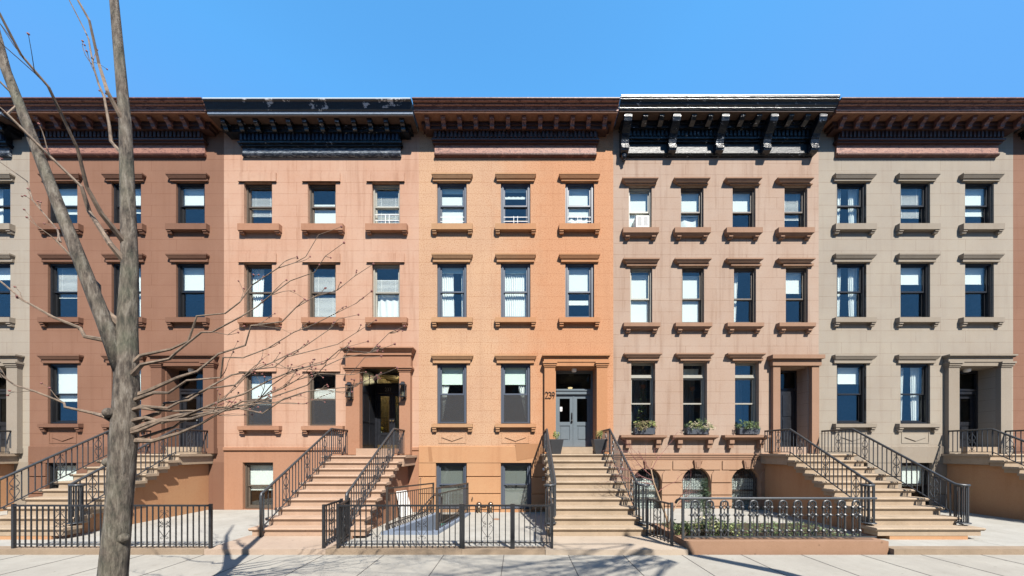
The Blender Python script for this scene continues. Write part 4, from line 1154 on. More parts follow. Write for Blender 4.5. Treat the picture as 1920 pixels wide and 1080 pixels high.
fence('open iron gate leaf at the foot of the pink stoop', (XF(607), yF - .0), (XF(622) - .22, yF + .75), .10, .86, 7, (3,), (0, 1), name='iron_gate', cat='gate')
fence('iron fence of the front yard left of the pink stoop', (-9.1, yF), (-5.55, yF), .10, .87, 34, (8, 17, 26), (0, .5, 1))

# ornate cast iron fence in front of the taupe house
def ornate(label, xa, xb, y, zb, zt):
    t = thing('cast_iron_fence', label, 'fence', ((xa + xb) / 2, y, zb)); mt = M['iron_grey']
    m = MB(); m.tube([(xa - .05, y + .14, zt - .10), (xa - .06, y + .06, zt - .04), (xa - .02, y + .01, zt), (xa + .05, y, zt), (xb, y, zt)], .024, 6); m.tube([(xa, y, zb + .05), (xb, y, zb + .05)], .018, 4); m.build('rail', mt, t)
    baluster(t, xa + .015, y, zb, zt, mt, .04, 'post')
    x = xa + .24
    while x < xb - .12:
        m = MB(); w = .065
        m.tube([(x - w, y, zb + .05)] + [(x - w * math.cos(math.pi * i / 8), y, zt - .10 + w * .9 * math.sin(math.pi * i / 8)) for i in range(9)] + [(x + w, y, zb + .05)], .017, 8)
        for zz in (zb + .16, zb + .45, zt - .17):
            for s_ in (-1, 1): m.lathe((x + s_ * w, y, zz), [(.017, -.03), (.03, -.01), (.03, .01), (.017, .03)], 8)
        m.build('arched_baluster', mt, t)
        m = MB(); zc = zb + .45
        m.tube([(x + .03 * math.cos(i / 10 * 2 * math.pi), y, zc + .035 * math.sin(i / 10 * 2 * math.pi)) for i in range(11)], .009, 5)
        for a in range(4):
            m.ball((x + .045 * math.cos(a * math.pi / 2), y, zc + .052 * math.sin(a * math.pi / 2)), .016, 6)
        m.tube([(x, y, zt - .04), (x - .03, y, zt - .11), (x + .03, y, zt - .16), (x, y, zt - .22)], .008, 5)
        m.tube([(x, y, zt - .04), (x + .03, y, zt - .11), (x - .03, y, zt - .16), (x, y, zt - .22)], .008, 5)
        m.tube([(x, y, zt - .22), (x, y, zb + .20)], .006, 4); m.tube([(x, y, zb + .20), (x - .035, y, zb + .14), (x, y, zb + .06)], .008, 5); m.tube([(x, y, zb + .20), (x + .035, y, zb + .14), (x, y, zb + .06)], .008, 5)
        m.tube([(x - w - .06, y, zc), (x + w + .06, y, zc)], .006, 4)
        m.build('rosette', mt, t)
        x += .27
    return t
ornate('ornate cast iron fence with arched balusters on a brown kerb, taupe house', 3.02, 6.6, 6.2 - D0, .22, .98)

# stairwell guard in the areaway and its sunken steps
P1, P2 = (-2.93, 7.5 - D0), (-2.52, 9.95 - D0)
P3, P4 = (-1.82, 7.5 - D0), (-1.50, 9.95 - D0)
def well_rail(label, a, b, zt0, zt1):
    t = thing('stairwell_railing', label, 'railing', (a[0], a[1], 0)); mt = M['iron_brown']
    L = Vector((b[0] - a[0], b[1] - a[1])).length
    f = lambda q, z: (a[0] + (b[0] - a[0]) * q, a[1] + (b[1] - a[1]) * q, z)
    g0 = .04
    m = MB(); m.tube([f(0, zt0), f(1, zt1)], .026, 4); m.build('handrail', mt, t)
    m = MB(); m.tube([f(0, zt0 - .13), f(1, zt1 - .12)], .016, 4); m.tube([f(0, .20), f(1, .16)], .016, 4); m.build('rail', mt, t)
    for q in (0, 1): p_ = f(q, 0); baluster(t, p_[0], p_[1], g0 - .06 * q, (zt0 if q == 0 else zt1) + .02, mt, .045, 'post')
    n = 21
    for i in range(1, n):
        q = i / n; p_ = f(q, 0); baluster(t, p_[0], p_[1], .06, zt0 - .13 + (zt1 - zt0) * q, mt, .015)
    return t
well_rail('dark iron railing left of the sunken areaway steps, white board behind it', P1, P2, 1.02, .90)
well_rail('dark iron railing right of the sunken areaway steps, ending before the basement window', P3, P4, 1.02, .90)
t = thing('stair_handrail', 'sloping pipe handrail descending into the sunken areaway steps', 'handrail', (-2.3, -1.2, 0))
m = MB(); m.tube([(-2.50, -.62, .56), (-2.30, -.70, .56), (-2.18, -.85, .50), (-2.02, -2.1, -.35)], .022, 8); m.build('rail', M['iron'], t)
m = MB(); m.tube([(-2.50, -.62, .56), (-2.78, -1.75, .06)], .018, 6); m.tube([(-2.22, -.8, .52), (-2.22, -.8, -.1)], .015, 6); m.build('brace', M['iron'], t)

# ------------------------------------------------------------------ GROUND
zf0, zf1 = .06, -.05                         # areaway floor falls towards the house
def zfl(y): return zf0 + (zf1 - zf0) * (y - (-4.30)) / 4.30
YE = -4.50
m = MB()
# pit outline
A_, B_, C_, D_ = (-2.97, -3.20), (-1.76, -3.20), (-1.42, -.45), (-2.46, -.45)
def fq(*pts): m.add([(p[0], p[1], zfl(p[1])) for p in pts], [tuple(range(len(pts)))])
xl, xr = -3.42, .87
fq((xl, -4.30), (xr, -4.30), (xr, -3.20), (B_[0], -3.20), (A_[0], -3.20), (xl, -3.20))
fq((xl, -3.20), A_, D_, (xl, -.45)); fq(B_, (xr, -3.20), (xr, -.45), C_)
fq((xl, -.45), D_, C_, (xr, -.45), (xr, -.001), (xl, -.001))
setting(m.build('areaway_paving', M['concrete'], None))
pit = thing('sunken_stairwell', 'sunken areaway stairwell with blue grey painted kerb', 'stairwell', (-2.2, -1.8, 0))
m = MB(); kz = .085
def kerbseg(a, b, w, side, z0=-.1, z1=None):
    a, b = Vector(a), Vector(b); d = (b - a).normalized(); n_ = Vector((-d.y, d.x)) * side * w
    z1 = z1
    pts = [a, b, b + n_, a + n_]
    m.add([(p.x, p.y, -.9) for p in pts] + [(p.x, p.y, zfl(p.y) + .06) for p in pts], [(0, 3, 2, 1), (4, 5, 6, 7), (0, 1, 5, 4), (1, 2, 6, 5), (2, 3, 7, 6), (3, 0, 4, 7)])
kerbseg((A_[0] - .02, A_[1]), (B_[0] + .02, B_[1]), .15, 1)
kerbseg((A_[0] + .02, A_[1] + .1505), (D_[0], D_[1] - .001), .15, -1)
kerbseg((B_[0], B_[1] + .1505), (C_[0], C_[1] - .001), .15, 1)
m.build('kerb', M['pit'], pit)
m = MB()
ix = lambda y, l: (A_[0] + (D_[0] - A_[0]) * (y + 3.2) / 2.75 + .16) if l else (B_[0] + (C_[0] - B_[0]) * (y + 3.2) / 2.75 - .16)
for i in range(6):
    ya = -3.04 + i * .27; zt = -.10 - i * .14
    yb = ya + .27 if i < 5 else -.455
    m.prismz([(ix(ya, 1), ya), (ix(ya, 0), ya), (ix(yb, 0), yb), (ix(yb, 1), yb)], -1.0, zt)
m.build('steps', M['pit'], pit)

sw = MB(); sw.box(-60, 60, -8.2, YE - .0, -.3, 0); setting(sw.build('sidewalk', M['sidewalk']))
# joints in the sidewalk flags: shallow dark saw cuts laid as thin sunk strips
j = MB()
JX = [(945 - 972) / 105.0, (1065.5 - 972) / 105.0, (1167.5 - 972) / 105.0, (1277.5 - 972) / 105.0]
xs = JX + [JX[0] - 1.07 * i for i in range(1, 22)] + [JX[3] + 1.07 * i for i in range(1, 20)]
for xx in xs: j.box(xx - .006, xx + .006, -8.2, YE - .002, .0005, .004)
for yy in (-6.5, -7.35): j.box(-60, 60, yy - .006, yy + .006, .0045, .008)
setting(j.build('pavement_joints', plain('joint_dirt', (.12, .11, .10, 1), .95)))
k = MB(); k.box(-60, 60, -8.36, -8.2005, -.3, .003); setting(k.build('kerb', M['kerbstone']))
r = MB(); r.quad((-400, -400, -.15), (400, -400, -.15), (400, -8.2, -.15), (-400, -8.2, -.15)); setting(r.build('road', M['asphalt']))
r = MB(); r.quad((-400, 12.2, 0), (400, 12.2, 0), (400, 400, 0), (-400, 400, 0)); setting(r.build('ground', M['soil']))
# raised stone edge of the front yards
k = MB()
def edge(a, b, zt=.10, yb=-4.30): k.box(a, b, YE, yb, -.05, zt)
edge(-20, -5.62); edge(-3.44, XF(866)); edge(XF(866) + .004, .48, .094)
setting(k.build('yard_edging', M['kerbstone']))
m = MB(); m.box(.484, 3.02, YE - .02, Y0 - 9 * TR + .10, -.05, .098); m.box(.90, 2.5, -1.9, -.01, -.05, .02)
m.box(.872, .95, -4.2, -.01, -.05, .03)
setting(m.build('forecourt', M['kerbstone'] if False else concrete('forecourt_flagstone', (.55, .45, .35, 1), (.38, .30, .225, 1), 1.2, .5)))
m = MB(); m.box(-5.615, -3.445, YE, Y0 - 9 * TR + .10, -.05, .098); setting(m.build('forecourt', concrete('pink_forecourt_stone', (.56, .43, .33, 1), (.33, .24, .18, 1), 1.2, .5)))
# neighbours' front yards
m = MB()
for a, b in ((-9.15, -5.62), (-15.4, -9.16), (-21.5, -15.41), (9.4, 15.5), (15.51, 21.6), (6.75, 9.39)): m.box(a, b, -4.2995, -.005, -.1, .02)
setting(m.build('yard_paving', M['concrete']))
m = MB(); m.box(3.06, 6.7, 6.35 - D0, 7.9 - D0, -.1, .16); setting(m.build('planting_soil', M['soil']))
m = MB(); m.box(3.03, 6.7, 7.905 - D0, -.005, -.1, .06); setting(m.build('garden_paving', M['concrete']))
m = MB(); m.box(3.03, 6.7, 6.08 - D0, 6.34 - D0, -.05, .22); m.box(3.03, 3.16, 6.3405 - D0, 7.6 - D0, -.05, .2195)
tag(m.build('planter_kerb', M['kerb_brown']), 'low brown stone kerb under the ornate cast iron fence', 'kerb')
k = MB(); k.box(6.71, 20, YE, -4.30, -.05, .10); setting(k.build('yard_edging', M['kerbstone']))

# ------------------------------------------------------------------ THINGS ON AND BY THE HOUSES
def plant_pot(x, label):
    z = ZL; y = -.80
    t = thing('planter', label, 'planter', (x, y, z))
    m = MB(); m.frust((x - .12, x + .12, y - .12, y + .12), z + .001, (x - .19, x + .19, y - .19, y + .19), z + .40)
    ring2(m, x, y, .19, z + .4005, z + .425); m.build('pot', M['planter'], t)
    m = MB(); m.box(x - .17, x + .17, y - .17, y + .17, z + .401, z + .41); m.build('soil', M['soil'], t)
    rnd = random.Random(int(x * 100)); m = MB(); s = MB()
    for i in range(9):
        a = rnd.uniform(0, 6.28); l = rnd.uniform(.10, .24)
        e = Vector((x + math.cos(a) * .07, y + math.sin(a) * .07, z + .42 + l)); s.tube([(x, y, z + .40), e], .004, 4, .002)
        leafclump(m, e - Vector((0, 0, .05)), (.035, .035, .08), 26, .04, rnd, .9, .8)
    lf = m.build('foliage', M['leaf_yellow'], t); s.build('stem', M['twig'], t)
def ring2(m, x, y, r, z0, z1, w=.02):
    m.box(x - r, x + r, y - r, y - r + w, z0, z1); m.box(x - r, x + r, y + r - w, y + r, z0, z1)
    m.box(x - r, x - r + w, y - r + w, y + r - w, z0, z1); m.box(x + r - w, x + r, y - r + w, y + r - w, z0, z1)
plant_pot(1.09, 'charcoal planter with small shrub on the landing, left of the slate blue door')
plant_pot(2.33, 'charcoal planter with small shrub on the landing, right of the slate blue door')

def lantern(x, z, label, p=.2):
    t = thing('wall_lantern', label, 'lantern', (x, -p, z), 'lanterns flanking the black doorway')
    y = -p - .12; w = .075; m = MB()
    for sx in (-1, 1):
        for sy in (-1, 1): m.bar((x + sx * w, y + sy * w, z), (x + sx * w, y + sy * w, z + .34), .014)
    m.box(x - w - .012, x + w + .012, y - w - .012, y + w + .012, z - .02, z); m.box(x - w - .015, x + w + .015, y - w - .015, y + w + .015, z + .34, z + .365)
    m.frust((x - w, x + w, y - w, y + w), z + .3655, (x - .04, x + .04, y - .04, y + .04), z + .42); m.box(x - .045, x + .045, y - .045, y + .045, z + .4205, z + .44)
    m.build('frame', M['iron'], t)
    m = MB(); m.box(x - .03, x + .03, -p - .012, -p, z - .08, z + .35); m.tube([(x, -p, z + .30), (x, y, z + .42)], .01, 6)
    m.tube([(x - w, y, z - .02), (x - w * .8, y + .02, z - .12), (x - .02, -p - .01, z - .09)], .009, 5); m.tube([(x + w, y, z - .02), (x + w * .8, y + .02, z - .12), (x + .02, -p - .01, z - .09)], .009, 5)
    m.tube([(x - w * .8, y + .02, z - .12), (x + w * .8, y + .02, z - .12)], .009, 5); m.build('bracket', M['iron'], t)
    m = MB(); ring2(m, x, y, w - .012, z + .005, z + .335, .003); m.build('glass', M['lamp_glass'], t)
    m = MB()
    for i in (-1, 0, 1): m.tube([(x + i * .025, y, z), (x + i * .025, y, z + .14 - abs(i) * .02)], .007, 6)
    m.build('candle', M['cream_frame'], t)
lantern(X(655, .32), Z(744, .32), 'black wall lantern on the pilaster left of the black doorway 237')
lantern(X(755.5, .32), Z(743, .32), 'black wall lantern on the pilaster right of the black doorway 237')

# air conditioner
t = thing('air_conditioner', 'white air conditioner box sticking out of the top left window of the taupe house', 'air conditioner', (X(1201), -.02, Z(430)))
m = MB(); x0_, x1_ = X(1192, .1), X(1216, .1); z0_, z1_ = Z(427, .1), Z(406, .1); m.box(x0_, x1_, -.14, .30, z0_, z1_); m.build('casing', M['ac'], t)
m = MB()
for i in range(9):
    for jx in range(2):
        a = x0_ + .03 + jx * ((x1_ - x0_) / 2 - .01); m.box(a, a + (x1_ - x0_) / 2 - .05, -.146, -.1405, z0_ + .04 + i * .032, z0_ + .052 + i * .032)
m.build('vent_slats', M['vent'], t)
m = MB(); m.bar((x0_ + .03, -.12, z0_), (x0_ - .02, .08, z0_ - .05), .015); m.bar((x1_ - .05, -.12, z0_), (x1_ - .05, .08, z0_ - .06), .015); m.build('bracket', M['iron'], t)

def window_box(xa, xb, label, mats, seed, spread):
    z = Z(815, .03) + .012; t = thing('window_box', label, 'window box', ((xa + xb) / 2, .02, z)); rnd = random.Random(seed)
    m = MB(); m.frust((xa + .02, xb - .02, -.10, .10), z, (xa, xb, -.13, .11), z + .20); m.build('box', M['box_grey'], t)
    s = MB(); L = {k: MB() for k in mats}
    for i in range(46):
        x = rnd.uniform(xa + .03, xb - .03); a = rnd.uniform(-1, 1)
        e = Vector((x + a * spread, rnd.uniform(-.22, .02), z + .18 + rnd.uniform(-.05, .26) * (1 - .5 * abs(a))))
        s.tube([(x, -.01, z + .17), ((x + e.x) / 2, (e.y) / 2 - .02, max(z + .22, (e.z + z + .2) / 2)), e], .004, 4, .002)
        leafclump(L[rnd.choice(mats)], e, (.055, .05, .05), 16, .05, rnd, .9)
    for k, b in L.items():
        if b.v: b.build('foliage', M[k], t)
    s.build('stem', M['twig'], t)
window_box(X(1188), X(1226), 'grey window box with dry brown shrubby plants, left parlour window', ['leaf_dry', 'leaf_dry', 'leaf_yellow'], 3, .12)
window_box(X(1285), X(1326), 'grey window box overflowing with green trailing plants, second parlour window', ['leaf', 'leaf_yellow', 'leaf', 'leaf_straw'], 5, .22)
window_box(X(1382), X(1421), 'grey window box with sparse green plants, third parlour window', ['leaf'], 8, .1)

def hanging(px, py, pb, label, vine, n):
    y = .62; x = X(px, -y); zt = Z(678, -y); zp = Z(py, -y); t = thing('hanging_planter', label, 'hanging plant', (x, y, zp)); m = MB()
    m.lathe((x, y, zp - .06), [(.04, -.06), (.075, -.02), (.08, .06), (.07, .065)], 12); m.build('pot', M['terracotta'], t)
    m = MB()
    for i in range(3):
        a = i * 2.1; m.tube([(x, y, zt), (x + .075 * math.cos(a), y + .075 * math.sin(a), zp), (x, y, zp - .16)], .004, 4)
    m.tube([(x, y, zp - .16), (x, y, zp - .28)], .008, 4); m.build('cord', M['rope'], t)
    if vine:
        rnd = random.Random(4); m = MB()
        for i in range(n):
            a = rnd.uniform(0, 6.28); l = rnd.uniform(.3, 1.2)
            for k_ in range(int(l / .04)):
                leafclump(m, (x + .08 * math.cos(a) + .01 * math.sin(k_), y + .08 * math.sin(a), zp - k_ * .04), (.015, .015, .02), 2, .035, rnd)
        m.build('vine', M['leaf_yellow'], t)
hanging(1206, 722, 0, 'hanging terracotta pot with long green vine in the left parlour window', True, 9)
hanging(1298, 726, 0, 'small hanging terracotta pot in a cord holder in the second parlour window', False, 0)
m = MB(); rnd = random.Random(11)
for i in range(14): leafclump(m, (X(1205, -.6) + rnd.uniform(-.2, .2), .6, Z(800, -.6) + rnd.uniform(0, .6)), (.06, .06, .06), 5, .12, rnd, 1.2)
m.tube([(X(1205, -.6), .6, Z(815, -.6)), (X(1207, -.6), .6, Z(765, -.6))], .008, 5)
tag(m.build('house_plant', M['leaf']), 'leafy green house plant standing inside the left parlour window', 'plant')

# leaning white board
t_ = MB(); bx = -3.33
P_ = [(-3.27, -1.19, .01), (-3.15, -.55, -.02), (-3.375, -.45, .68), (-3.395, -1.17, .73)]
t_.add(P_ + [(p[0] + .03, p[1], p[2] + .008) for p in P_],
       [(0, 1, 2, 3), (7, 6, 5, 4), (0, 4, 5, 1), (1, 5, 6, 2), (2, 6, 7, 3), (3, 7, 4, 0)])
tag(t_.build('white_board', M['white_paint']), 'white board leaning on the side wall of the pink stoop behind the stairwell railing', 'board')

# fire department connection (standpipe) with two caps
t = thing('standpipe', 'pair of worn chrome standpipe inlets at the foot of the orange wall', 'standpipe', (X(910), -.1, 0))
for i, px in enumerate((897, 919)):
    xx = X(px, .2); zz = Z(948, .2)
    m = MB(); m.tube([(xx, -.0, zz), (xx, -.12, zz), (xx + .01, -.17, zz - .03), (xx + .01, -.18, zz - .22)], [.045, .05, .055, .055], 12)
    m.lathe((xx + .01, -.18, zz - .27), [(.062, 0), (.068, .02), (.068, .055), (.055, .07)], 12)
    m.ball((xx, -.06, zz + .01), .085, 14); m.build('inlet', M['chrome'], t, True)
m = MB(); m.tube([(X(905), -.05, Z(948)), (X(912), -.05, Z(948))], .03, 8); m.build('pipe', M['chrome'], t)
m = MB(); m.prism([(X(690, .3) - .0, .0), (X(690, .3) + .01, .0), (X(690, .3) + .01, .01), (X(690, .3), .01)], -.3, -.29)
m = MB(); m.lathe((X(936), -1.3, zfl(-1.3)), [(.10, .002), (.10, .008), (.09, .012)], 16)
tag(m.build('drain_cover', M['kerb_brown']), 'small round rusty cover in the pale areaway paving', 'drain cover')
# clay block on the landing
m = MB(); m.box(1.17, 1.29, -.35, -.2, ZL + .002, ZL + .10); tag(m.build('brick', M['terracotta']), 'small terracotta block on the landing beside the left planter', 'brick')

# ------------------------------------------------------------------ GARDEN PLANTS
def branch(m, p, d, l, r, depth, rnd, tips, bend=.25, seg=5, up=0.0):
    pts = [Vector(p)]; d = Vector(d).normalized()
    for i in range(seg):
        d = (d + Vector((rnd.uniform(-1, 1), rnd.uniform(-1, 1), rnd.uniform(-1, 1) + up)) * bend * .5).normalized()
        pts.append(pts[-1] + d * l / seg)
    m.tube(pts, r, 5 if depth else 4, r * .45)
    tips.append(pts[-1])
    if depth > 0:
        k = rnd.randint(2, 4)
        for i in range(k):
            q = pts[rnd.randint(1, seg)]
            nd = (d + Vector((rnd.uniform(-1, 1), rnd.uniform(-1, 1), rnd.uniform(-1, 1))) * .85).normalized()
            branch(m, q, nd, l * rnd.uniform(.45, .75), r * .5, depth - 1, rnd, tips, bend, seg, up)
rnd = random.Random(21)
t = thing('japanese_maple', 'small leafless tree with reddish twigs in front of the taupe house', 'tree', (3.22, -3.2, .16))
m = MB(); m.tube([(3.25, -3.25, .14), (3.22, -3.2, .4), (3.10, -3.12, .8), (3.0, -3.05, 1.15), (2.96, -3.0, 1.45)], [.028, .025, .022, .018, .014], 7)
m.tube([(3.24, -3.25, .16), (3.36, -3.15, .5), (3.55, -3.1, .8)], [.02, .016, .01], 6); m.build('trunk', M['trunk_tan'], t, True)
m = MB(); tp = []
for (p, d, l) in (((2.97, -3.0, 1.4), (-.6, .1, .9), .55), ((3.0, -3.05, 1.2), (-1, .2, .2), .75), ((2.97, -3.0, 1.42), (.5, .1, 1), .5), ((3.02, -3.05, 1.1), (-1, -.1, .35), .7), ((2.97, -3.0, 1.3), (-.9, .1, .6), .75), ((3.08, -3.1, .95), (.8, .1, .7), .45), ((3.5, -3.1, .75), (.6, 0, .9), .5), ((3.4, -3.1, .6), (1, 0, .5), .45)):
    branch(m, p, d, l, .009, 3, rnd, tp, .3, 5, .05)
m.build('branches', M['twig_red'], t)
def shrub(label, x, y, z, r, n, size, mats, seed, name='shrub', cat='shrub'):
    rn = random.Random(seed); t = thing(name, label, cat, (x, y, z))
    st = MB()
    L = [MB() for _ in mats]
    for i in range(16):
        a = rn.uniform(0, 6.28); rr = rn.uniform(.2, 1) * r[0]; e = Vector((x + rr * math.cos(a), y + rr * math.sin(a) * r[1] / r[0], z + r[2] * rn.uniform(.35, 1)))
        st.tube([(x, y, z), (Vector((x, y, z)) + e) / 2 + Vector((0, 0, .02)), e], .007, 4, .003)
        leafclump(L[i % len(mats)], e, (r[0] * .32, r[1] * .32, r[2] * .25), n // 16, size, rn, 1.0)
    for b, k in zip(L, mats): b.build('foliage', M[k], t)
    st.build('stem', M['twig'], t)
shrub('low variegated yellow green shrub at the corner of the planted bed', 3.20, -3.95, .16, (.22, .15, .30), 420, .05, ['leaf_yellow', 'leaf'], 1)
shrub('variegated shrub behind the first arched baluster of the cast iron fence', 3.62, -3.9, .16, (.24, .18, .36), 460, .055, ['leaf_yellow', 'leaf', 'leaf_straw'], 2)
shrub('yellow green ground shrub right of the little red tree', 4.15, -3.85, .16, (.28, .2, .30), 400, .05, ['leaf_yellow', 'leaf'], 3)
# little conifer
t = thing('conifer_bush', 'slim dark conifer bush behind the cast iron fence', 'bush', (3.95, -3.35, .16)); rn = random.Random(6); m = MB()
for i in range(60):
    zz = rn.uniform(.05, 1.05); a = rn.uniform(0, 6.28); rr = .20 * (1 - zz / 1.25) * rn.uniform(.5, 1)
    leafclump(m, (3.95 + rr * math.cos(a), -3.35 + rr * math.sin(a), .16 + zz), (.06, .06, .07), 26, .05, rn, .5, .8)
m.build('foliage', M['leaf_dark'], t)
m = MB(); m.tube([(3.95, -3.35, .12), (3.95, -3.35, 1.15)], .02, 6, .006); m.build('stem', M['bark'], t)
rn = random.Random(8); m = MB()
for i in range(500):
    x = rn.uniform(3.2, 6.6); y = rn.uniform(-4.1, -2.7); leafclump(m, (x, y, .2), (.05, .05, .04), 3, .05, rn)
setting(m.build('ground_cover', M['leaf']), 'stuff')

# ------------------------------------------------------------------ STREET TREES
def W3(px, py, d): return Vector(((px - VX) * d / F, d - D0, CAMZ + (HY - py) * d / F))
t = thing('street_tree', 'bare street tree with budded twigs reaching across the pink house', 'tree', (-3.75, -7.4, 0))
rn = random.Random(33)
m = MB(); m.tube([(-3.75, -7.4, -.02), (-3.755, -7.4, .08), (-3.76, -7.4, .25), (-3.74, -7.4, .7), (-3.71, -7.38, 1.3), (-3.68, -7.37, 1.9), (-3.66, -7.36, 2.4), (-3.69, -7.33, 3.0), (-3.70, -7.3, 3.6), (-3.8, -7.25, 5.0), (-4.0, -7.2, 6.6), (-4.25, -7.2, 8.2)], [.20, .15, .115, .098, .09, .093, .088, .072, .06, .045, .03, .012], 12)
m.tube([(-3.67, -7.36, 2.5), (-3.78, -7.42, 3.0), (-4.05, -7.5, 3.9), (-4.5, -7.55, 5.2), (-4.8, -7.6, 6.6)], [.06, .055, .042, .03, .012], 10)
for kz, ka in ((1.05, .4), (1.75, 2.6), (2.2, 4.4)): m.ball((-3.70 + .07 * math.cos(ka), -7.38 - .07 * abs(math.sin(ka)), kz), .045, 10)
m.build('trunk', M['bark'], t, True)
limbs = MB()
def bud(p, r): limbs.cur = 1; limbs.ball(p, r, 6); limbs.cur = 0
def guided(p0, p1, r0, sag, sub, seed):
    rr = random.Random(seed); p0, p1 = Vector(p0), Vector(p1); n = 12; pts = []; L = (p1 - p0).length
    for i in range(n + 1):
        q = i / n; p = p0.lerp(p1, q) + Vector((0, 0, -sag * 4 * q * (1 - q) * L)); 
        if 0 < i < n: p += Vector((rr.uniform(-1, 1), rr.uniform(-1, 1), rr.uniform(-1, 1))) * .05 * L / 2
        pts.append(p)
    limbs.tube(pts, [r0 * (1 - .8 * (i / n) ** .8) * (1 + 1.3 * math.exp(-7 * i / n)) for i in range(n + 1)], 6)
    bud(pts[-1], .012)
    for k_ in range(sub):
        i = rr.randint(4, n - 1); q = pts[i]; d = (pts[min(i + 1, n)] - pts[i - 1]).normalized()
        d = (d + Vector((rr.uniform(-.3, .3), rr.uniform(-.5, .5), rr.uniform(-.75, .75)))).normalized(); l = rr.uniform(.16, .5) * (1.15 - i / n)
        sp = [q]; 
        for s_ in range(5):
            d = (d + Vector((rr.uniform(-.2, .2), rr.uniform(-.2, .2), rr.uniform(-.15, .28)))).normalized(); sp.append(sp[-1] + d * l / 5)
        limbs.tube(sp, r0 * .33, 5, r0 * .16); bud(sp[-1], .009)
        if rr.random() < .7:
            i2 = rr.randint(1, 4); q2 = sp[i2]; d2 = (d + Vector((rr.uniform(-.6, .6), rr.uniform(-.4, .4), rr.uniform(-.7, .8)))).normalized()
            e = q2 + d2 * l * .6; limbs.tube([q2, (q2 + e) / 2 + Vector((0, 0, .01)), e], r0 * .22, 4, r0 * .13); bud(e, .008)
targets = [((-3.67, -7.36, 2.60), W3(640, 425, 3.5), .026, .02, 5), ((-3.67, -7.36, 2.50), W3(645, 455, 3.4), .028, .03, 6), ((-3.66, -7.36, 2.35), W3(700, 495, 3.6), .030, .02, 7), ((-3.66, -7.36, 2.30), W3(697, 546, 3.3), .026, .03, 5),
           ((-3.67, -7.36, 2.10), W3(672, 590, 3.7), .028, .02, 7), ((-3.70, -7.38, 2.00), W3(758, 612, 3.6), .032, .03, 9), ((-3.70, -7.38, 1.95), W3(740, 645, 3.3), .030, .02, 9), ((-3.70, -7.38, 2.15), W3(705, 600, 3.4), .026, .03, 7),
           ((-3.71, -7.38, 2.05), W3(715, 668, 3.5), .028, .02, 8), ((-3.71, -7.38, 2.00), W3(745, 690, 3.3), .030, .025, 7), ((-3.72, -7.38, 2.10), W3(702, 712, 3.5), .026, .02, 7), ((-3.72, -7.38, 2.20), W3(660, 735, 3.6), .024, .02, 6), ((-3.70, -7.38, 1.90), W3(690, 640, 3.6), .024, .025, 8),
           ((-3.67, -7.36, 2.8), (-5.4, -7.6, 3.9), .035, .04, 8), ((-3.68, -7.36, 3.0), (-5.6, -6.9, 5.0), .035, .0, 8), ((-3.7, -7.3, 3.6), (-5.2, -7.9, 6.2), .035, .0, 8), ((-3.75, -7.27, 4.4), (-4.9, -6.9, 7.2), .03, .0, 7), ((-3.72, -7.3, 3.8), (-3.6, -8.9, 6.2), .03, .0, 6), ((-3.8, -7.25, 5.0), (-4.6, -8.0, 8.2), .025, .0, 6), ((-3.7, -7.38, 2.1), (-5.1, -7.7, 2.9), .028, .04, 8)]
for i, (a, b, r_, sg, sb) in enumerate(targets): guided(a, b, r_ * .42, sg, sb, 100 + i)
limbs.build('branches', [M['twig'], M['twig_red']], t)

# kerb tree just outside the picture on the right: its branches shade the sidewalk
t = thing('street_tree', 'bare street tree at the kerb on the right whose branches shade the pavement', 'tree', (5.3, -7.9, 0))
rn = random.Random(5); m = MB(); m.tube([(5.3, -7.9, -.02), (5.28, -7.95, 1.5), (5.2, -8.2, 3.4), (5.0, -8.9, 5.2), (4.8, -9.7, 7.5)], [.16, .13, .11, .09, .05], 10); m.build('trunk', M['bark'], t, True)
m = MB(); tp = []
for i in range(24):
    z = rn.uniform(6.0, 7.3); q = (z - 3.4) / 3.6
    branch(m, (5.0 - .3 * q, -9.6 - .5 * q, z), (rn.uniform(-1.5, -.5), rn.uniform(-1.0, -.35), rn.uniform(.0, .3)), rn.uniform(2.4, 5.2), .020, 3, rn, tp, .24, 6)
m.build('branches', M['bark'], t)

# ------------------------------------------------------------------ ACROSS THE STREET (seen in the window glass)
def opposite(x0, x1, H, mat, label, seed):
    rr = random.Random(seed); y = -22.0
    b = thing('apartment_building', label, 'building', ((x0 + x1) / 2, y, -.1), 'buildings across the street')
    ops = []; n = int((x1 - x0) / 2.0)
    for f in range(4):
        for i in range(n):
            c = x0 + (i + .5) * (x1 - x0) / n; ops.append((c - .45, c + .45, 1.2 + f * 2.9, 2.9 + f * 2.9))
    m = wall_mesh(x0, x1, -.15, H, ops, R=.2); m.v = [(v[0], y - v[1], v[2]) for v in m.v]; m.build('wall', mat, b)
    m = MB(); m.box(x0, x1, y - .001, y + .5, H, H + .5); m.box(x0, x1, y - .3, y + .2, H - .5, H - .001); m.box(x0, x1, y - 11, y - .4, H - .3, H - .1); m.build('cornice', M['cor_mid_dark'], b)
    for o in ops:
        m = MB(); ring(m, o[0], o[1], o[2], o[3], y - .26, y - .2, .06); m.box(o[0] + .06, o[1] - .06, y - .25, y - .21, (o[2] + o[3]) / 2 - .03, (o[2] + o[3]) / 2 + .03)
        m.cur = 1; m.box(o[0], o[1], y - .30, y - .27, o[2], o[3]); m.build('window', [M['cream_frame'], M['planter']], b)
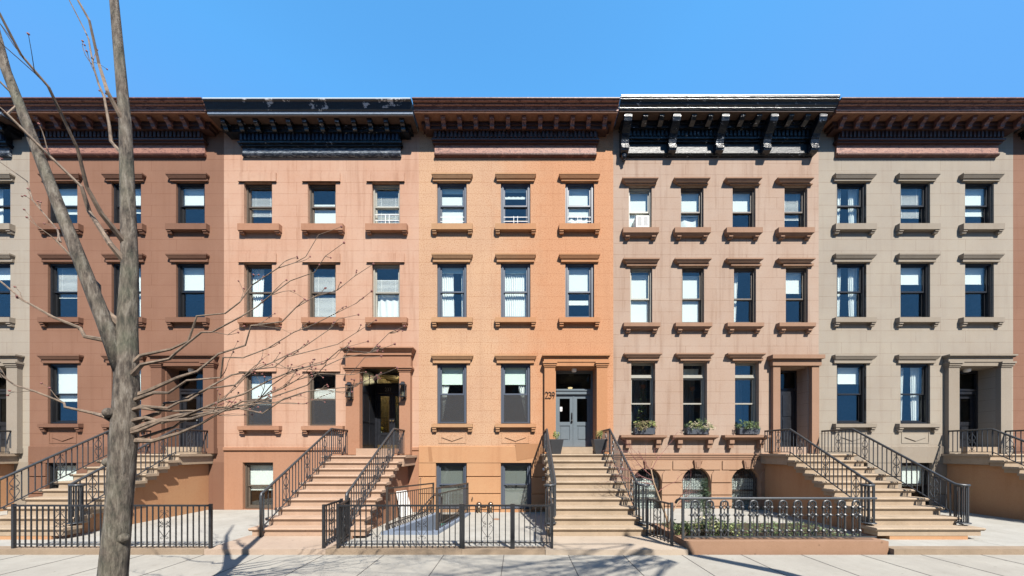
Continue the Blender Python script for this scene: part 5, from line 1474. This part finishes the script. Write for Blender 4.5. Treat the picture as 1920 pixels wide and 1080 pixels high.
opposite(-21, -7.1, 12.2, M['stone_red'], 'dark brownstone apartment building across the street, left of the other two', 1)
opposite(-7.0, 7.0, 11.6, M['stone_red_trim'], 'red brown apartment building across the street, in the middle', 2)
opposite(7.1, 21, 12.4, M['stone_red'], 'dark brownstone apartment building across the street, right of the other two', 3)

# ------------------------------------------------------------------ LIGHT, SKY, CAMERA
sd = Vector((.42, -1.0, 1.2)).normalized()
el = math.asin(sd.z); az = math.atan2(sd.x, sd.y)
SKYGAIN = (1.0, 1.98, 2.1, 1); SKYMAX = (.75, 2.35, 5.1)
w = bpy.data.worlds.new('World'); S.world = w; w.use_nodes = True; nt = w.node_tree
sky = nt.nodes.new('ShaderNodeTexSky'); sky.sky_type = 'NISHITA'; sky.sun_disc = False; sky.sun_elevation = el; sky.sun_rotation = az
sky.altitude = 10; sky.air_density = 1.0; sky.dust_density = .1; sky.ozone_density = 4.5
cl = nt.nodes.new('ShaderNodeVectorMath'); cl.operation = 'MINIMUM'; cl.inputs[1].default_value = SKYMAX
nt.links.new(mixc(nt, 1.0, sky.outputs[0], SKYGAIN, 'MULTIPLY'), cl.inputs[0]); nt.links.new(cl.outputs[0], nt.nodes['Background'].inputs[0]); nt.nodes['Background'].inputs[1].default_value = .088
L = bpy.data.lights.new('sun', 'SUN'); L.energy = 5.0; L.angle = math.radians(.55); L.color = (1, .95, .87)
lo = bpy.data.objects.new('sun', L); COL.objects.link(lo); lo.rotation_euler = sd.to_track_quat('Z', 'Y').to_euler()
cam = bpy.data.cameras.new('camera'); co = bpy.data.objects.new('camera', cam); COL.objects.link(co)
co.location = (0, -D0, CAMZ); co.rotation_euler = (math.radians(90), 0, 0)
cam.sensor_width = 36; cam.lens = F / 1920 * 36; cam.shift_x = (960 - VX) / 1920; cam.shift_y = (HY - 540) / 1920
cam.clip_end = 2000; cam.clip_start = .05
S.camera = co
S.view_settings.view_transform = 'Standard'; S.view_settings.look = 'None'; S.view_settings.exposure = 1.12; S.view_settings.gamma = 1
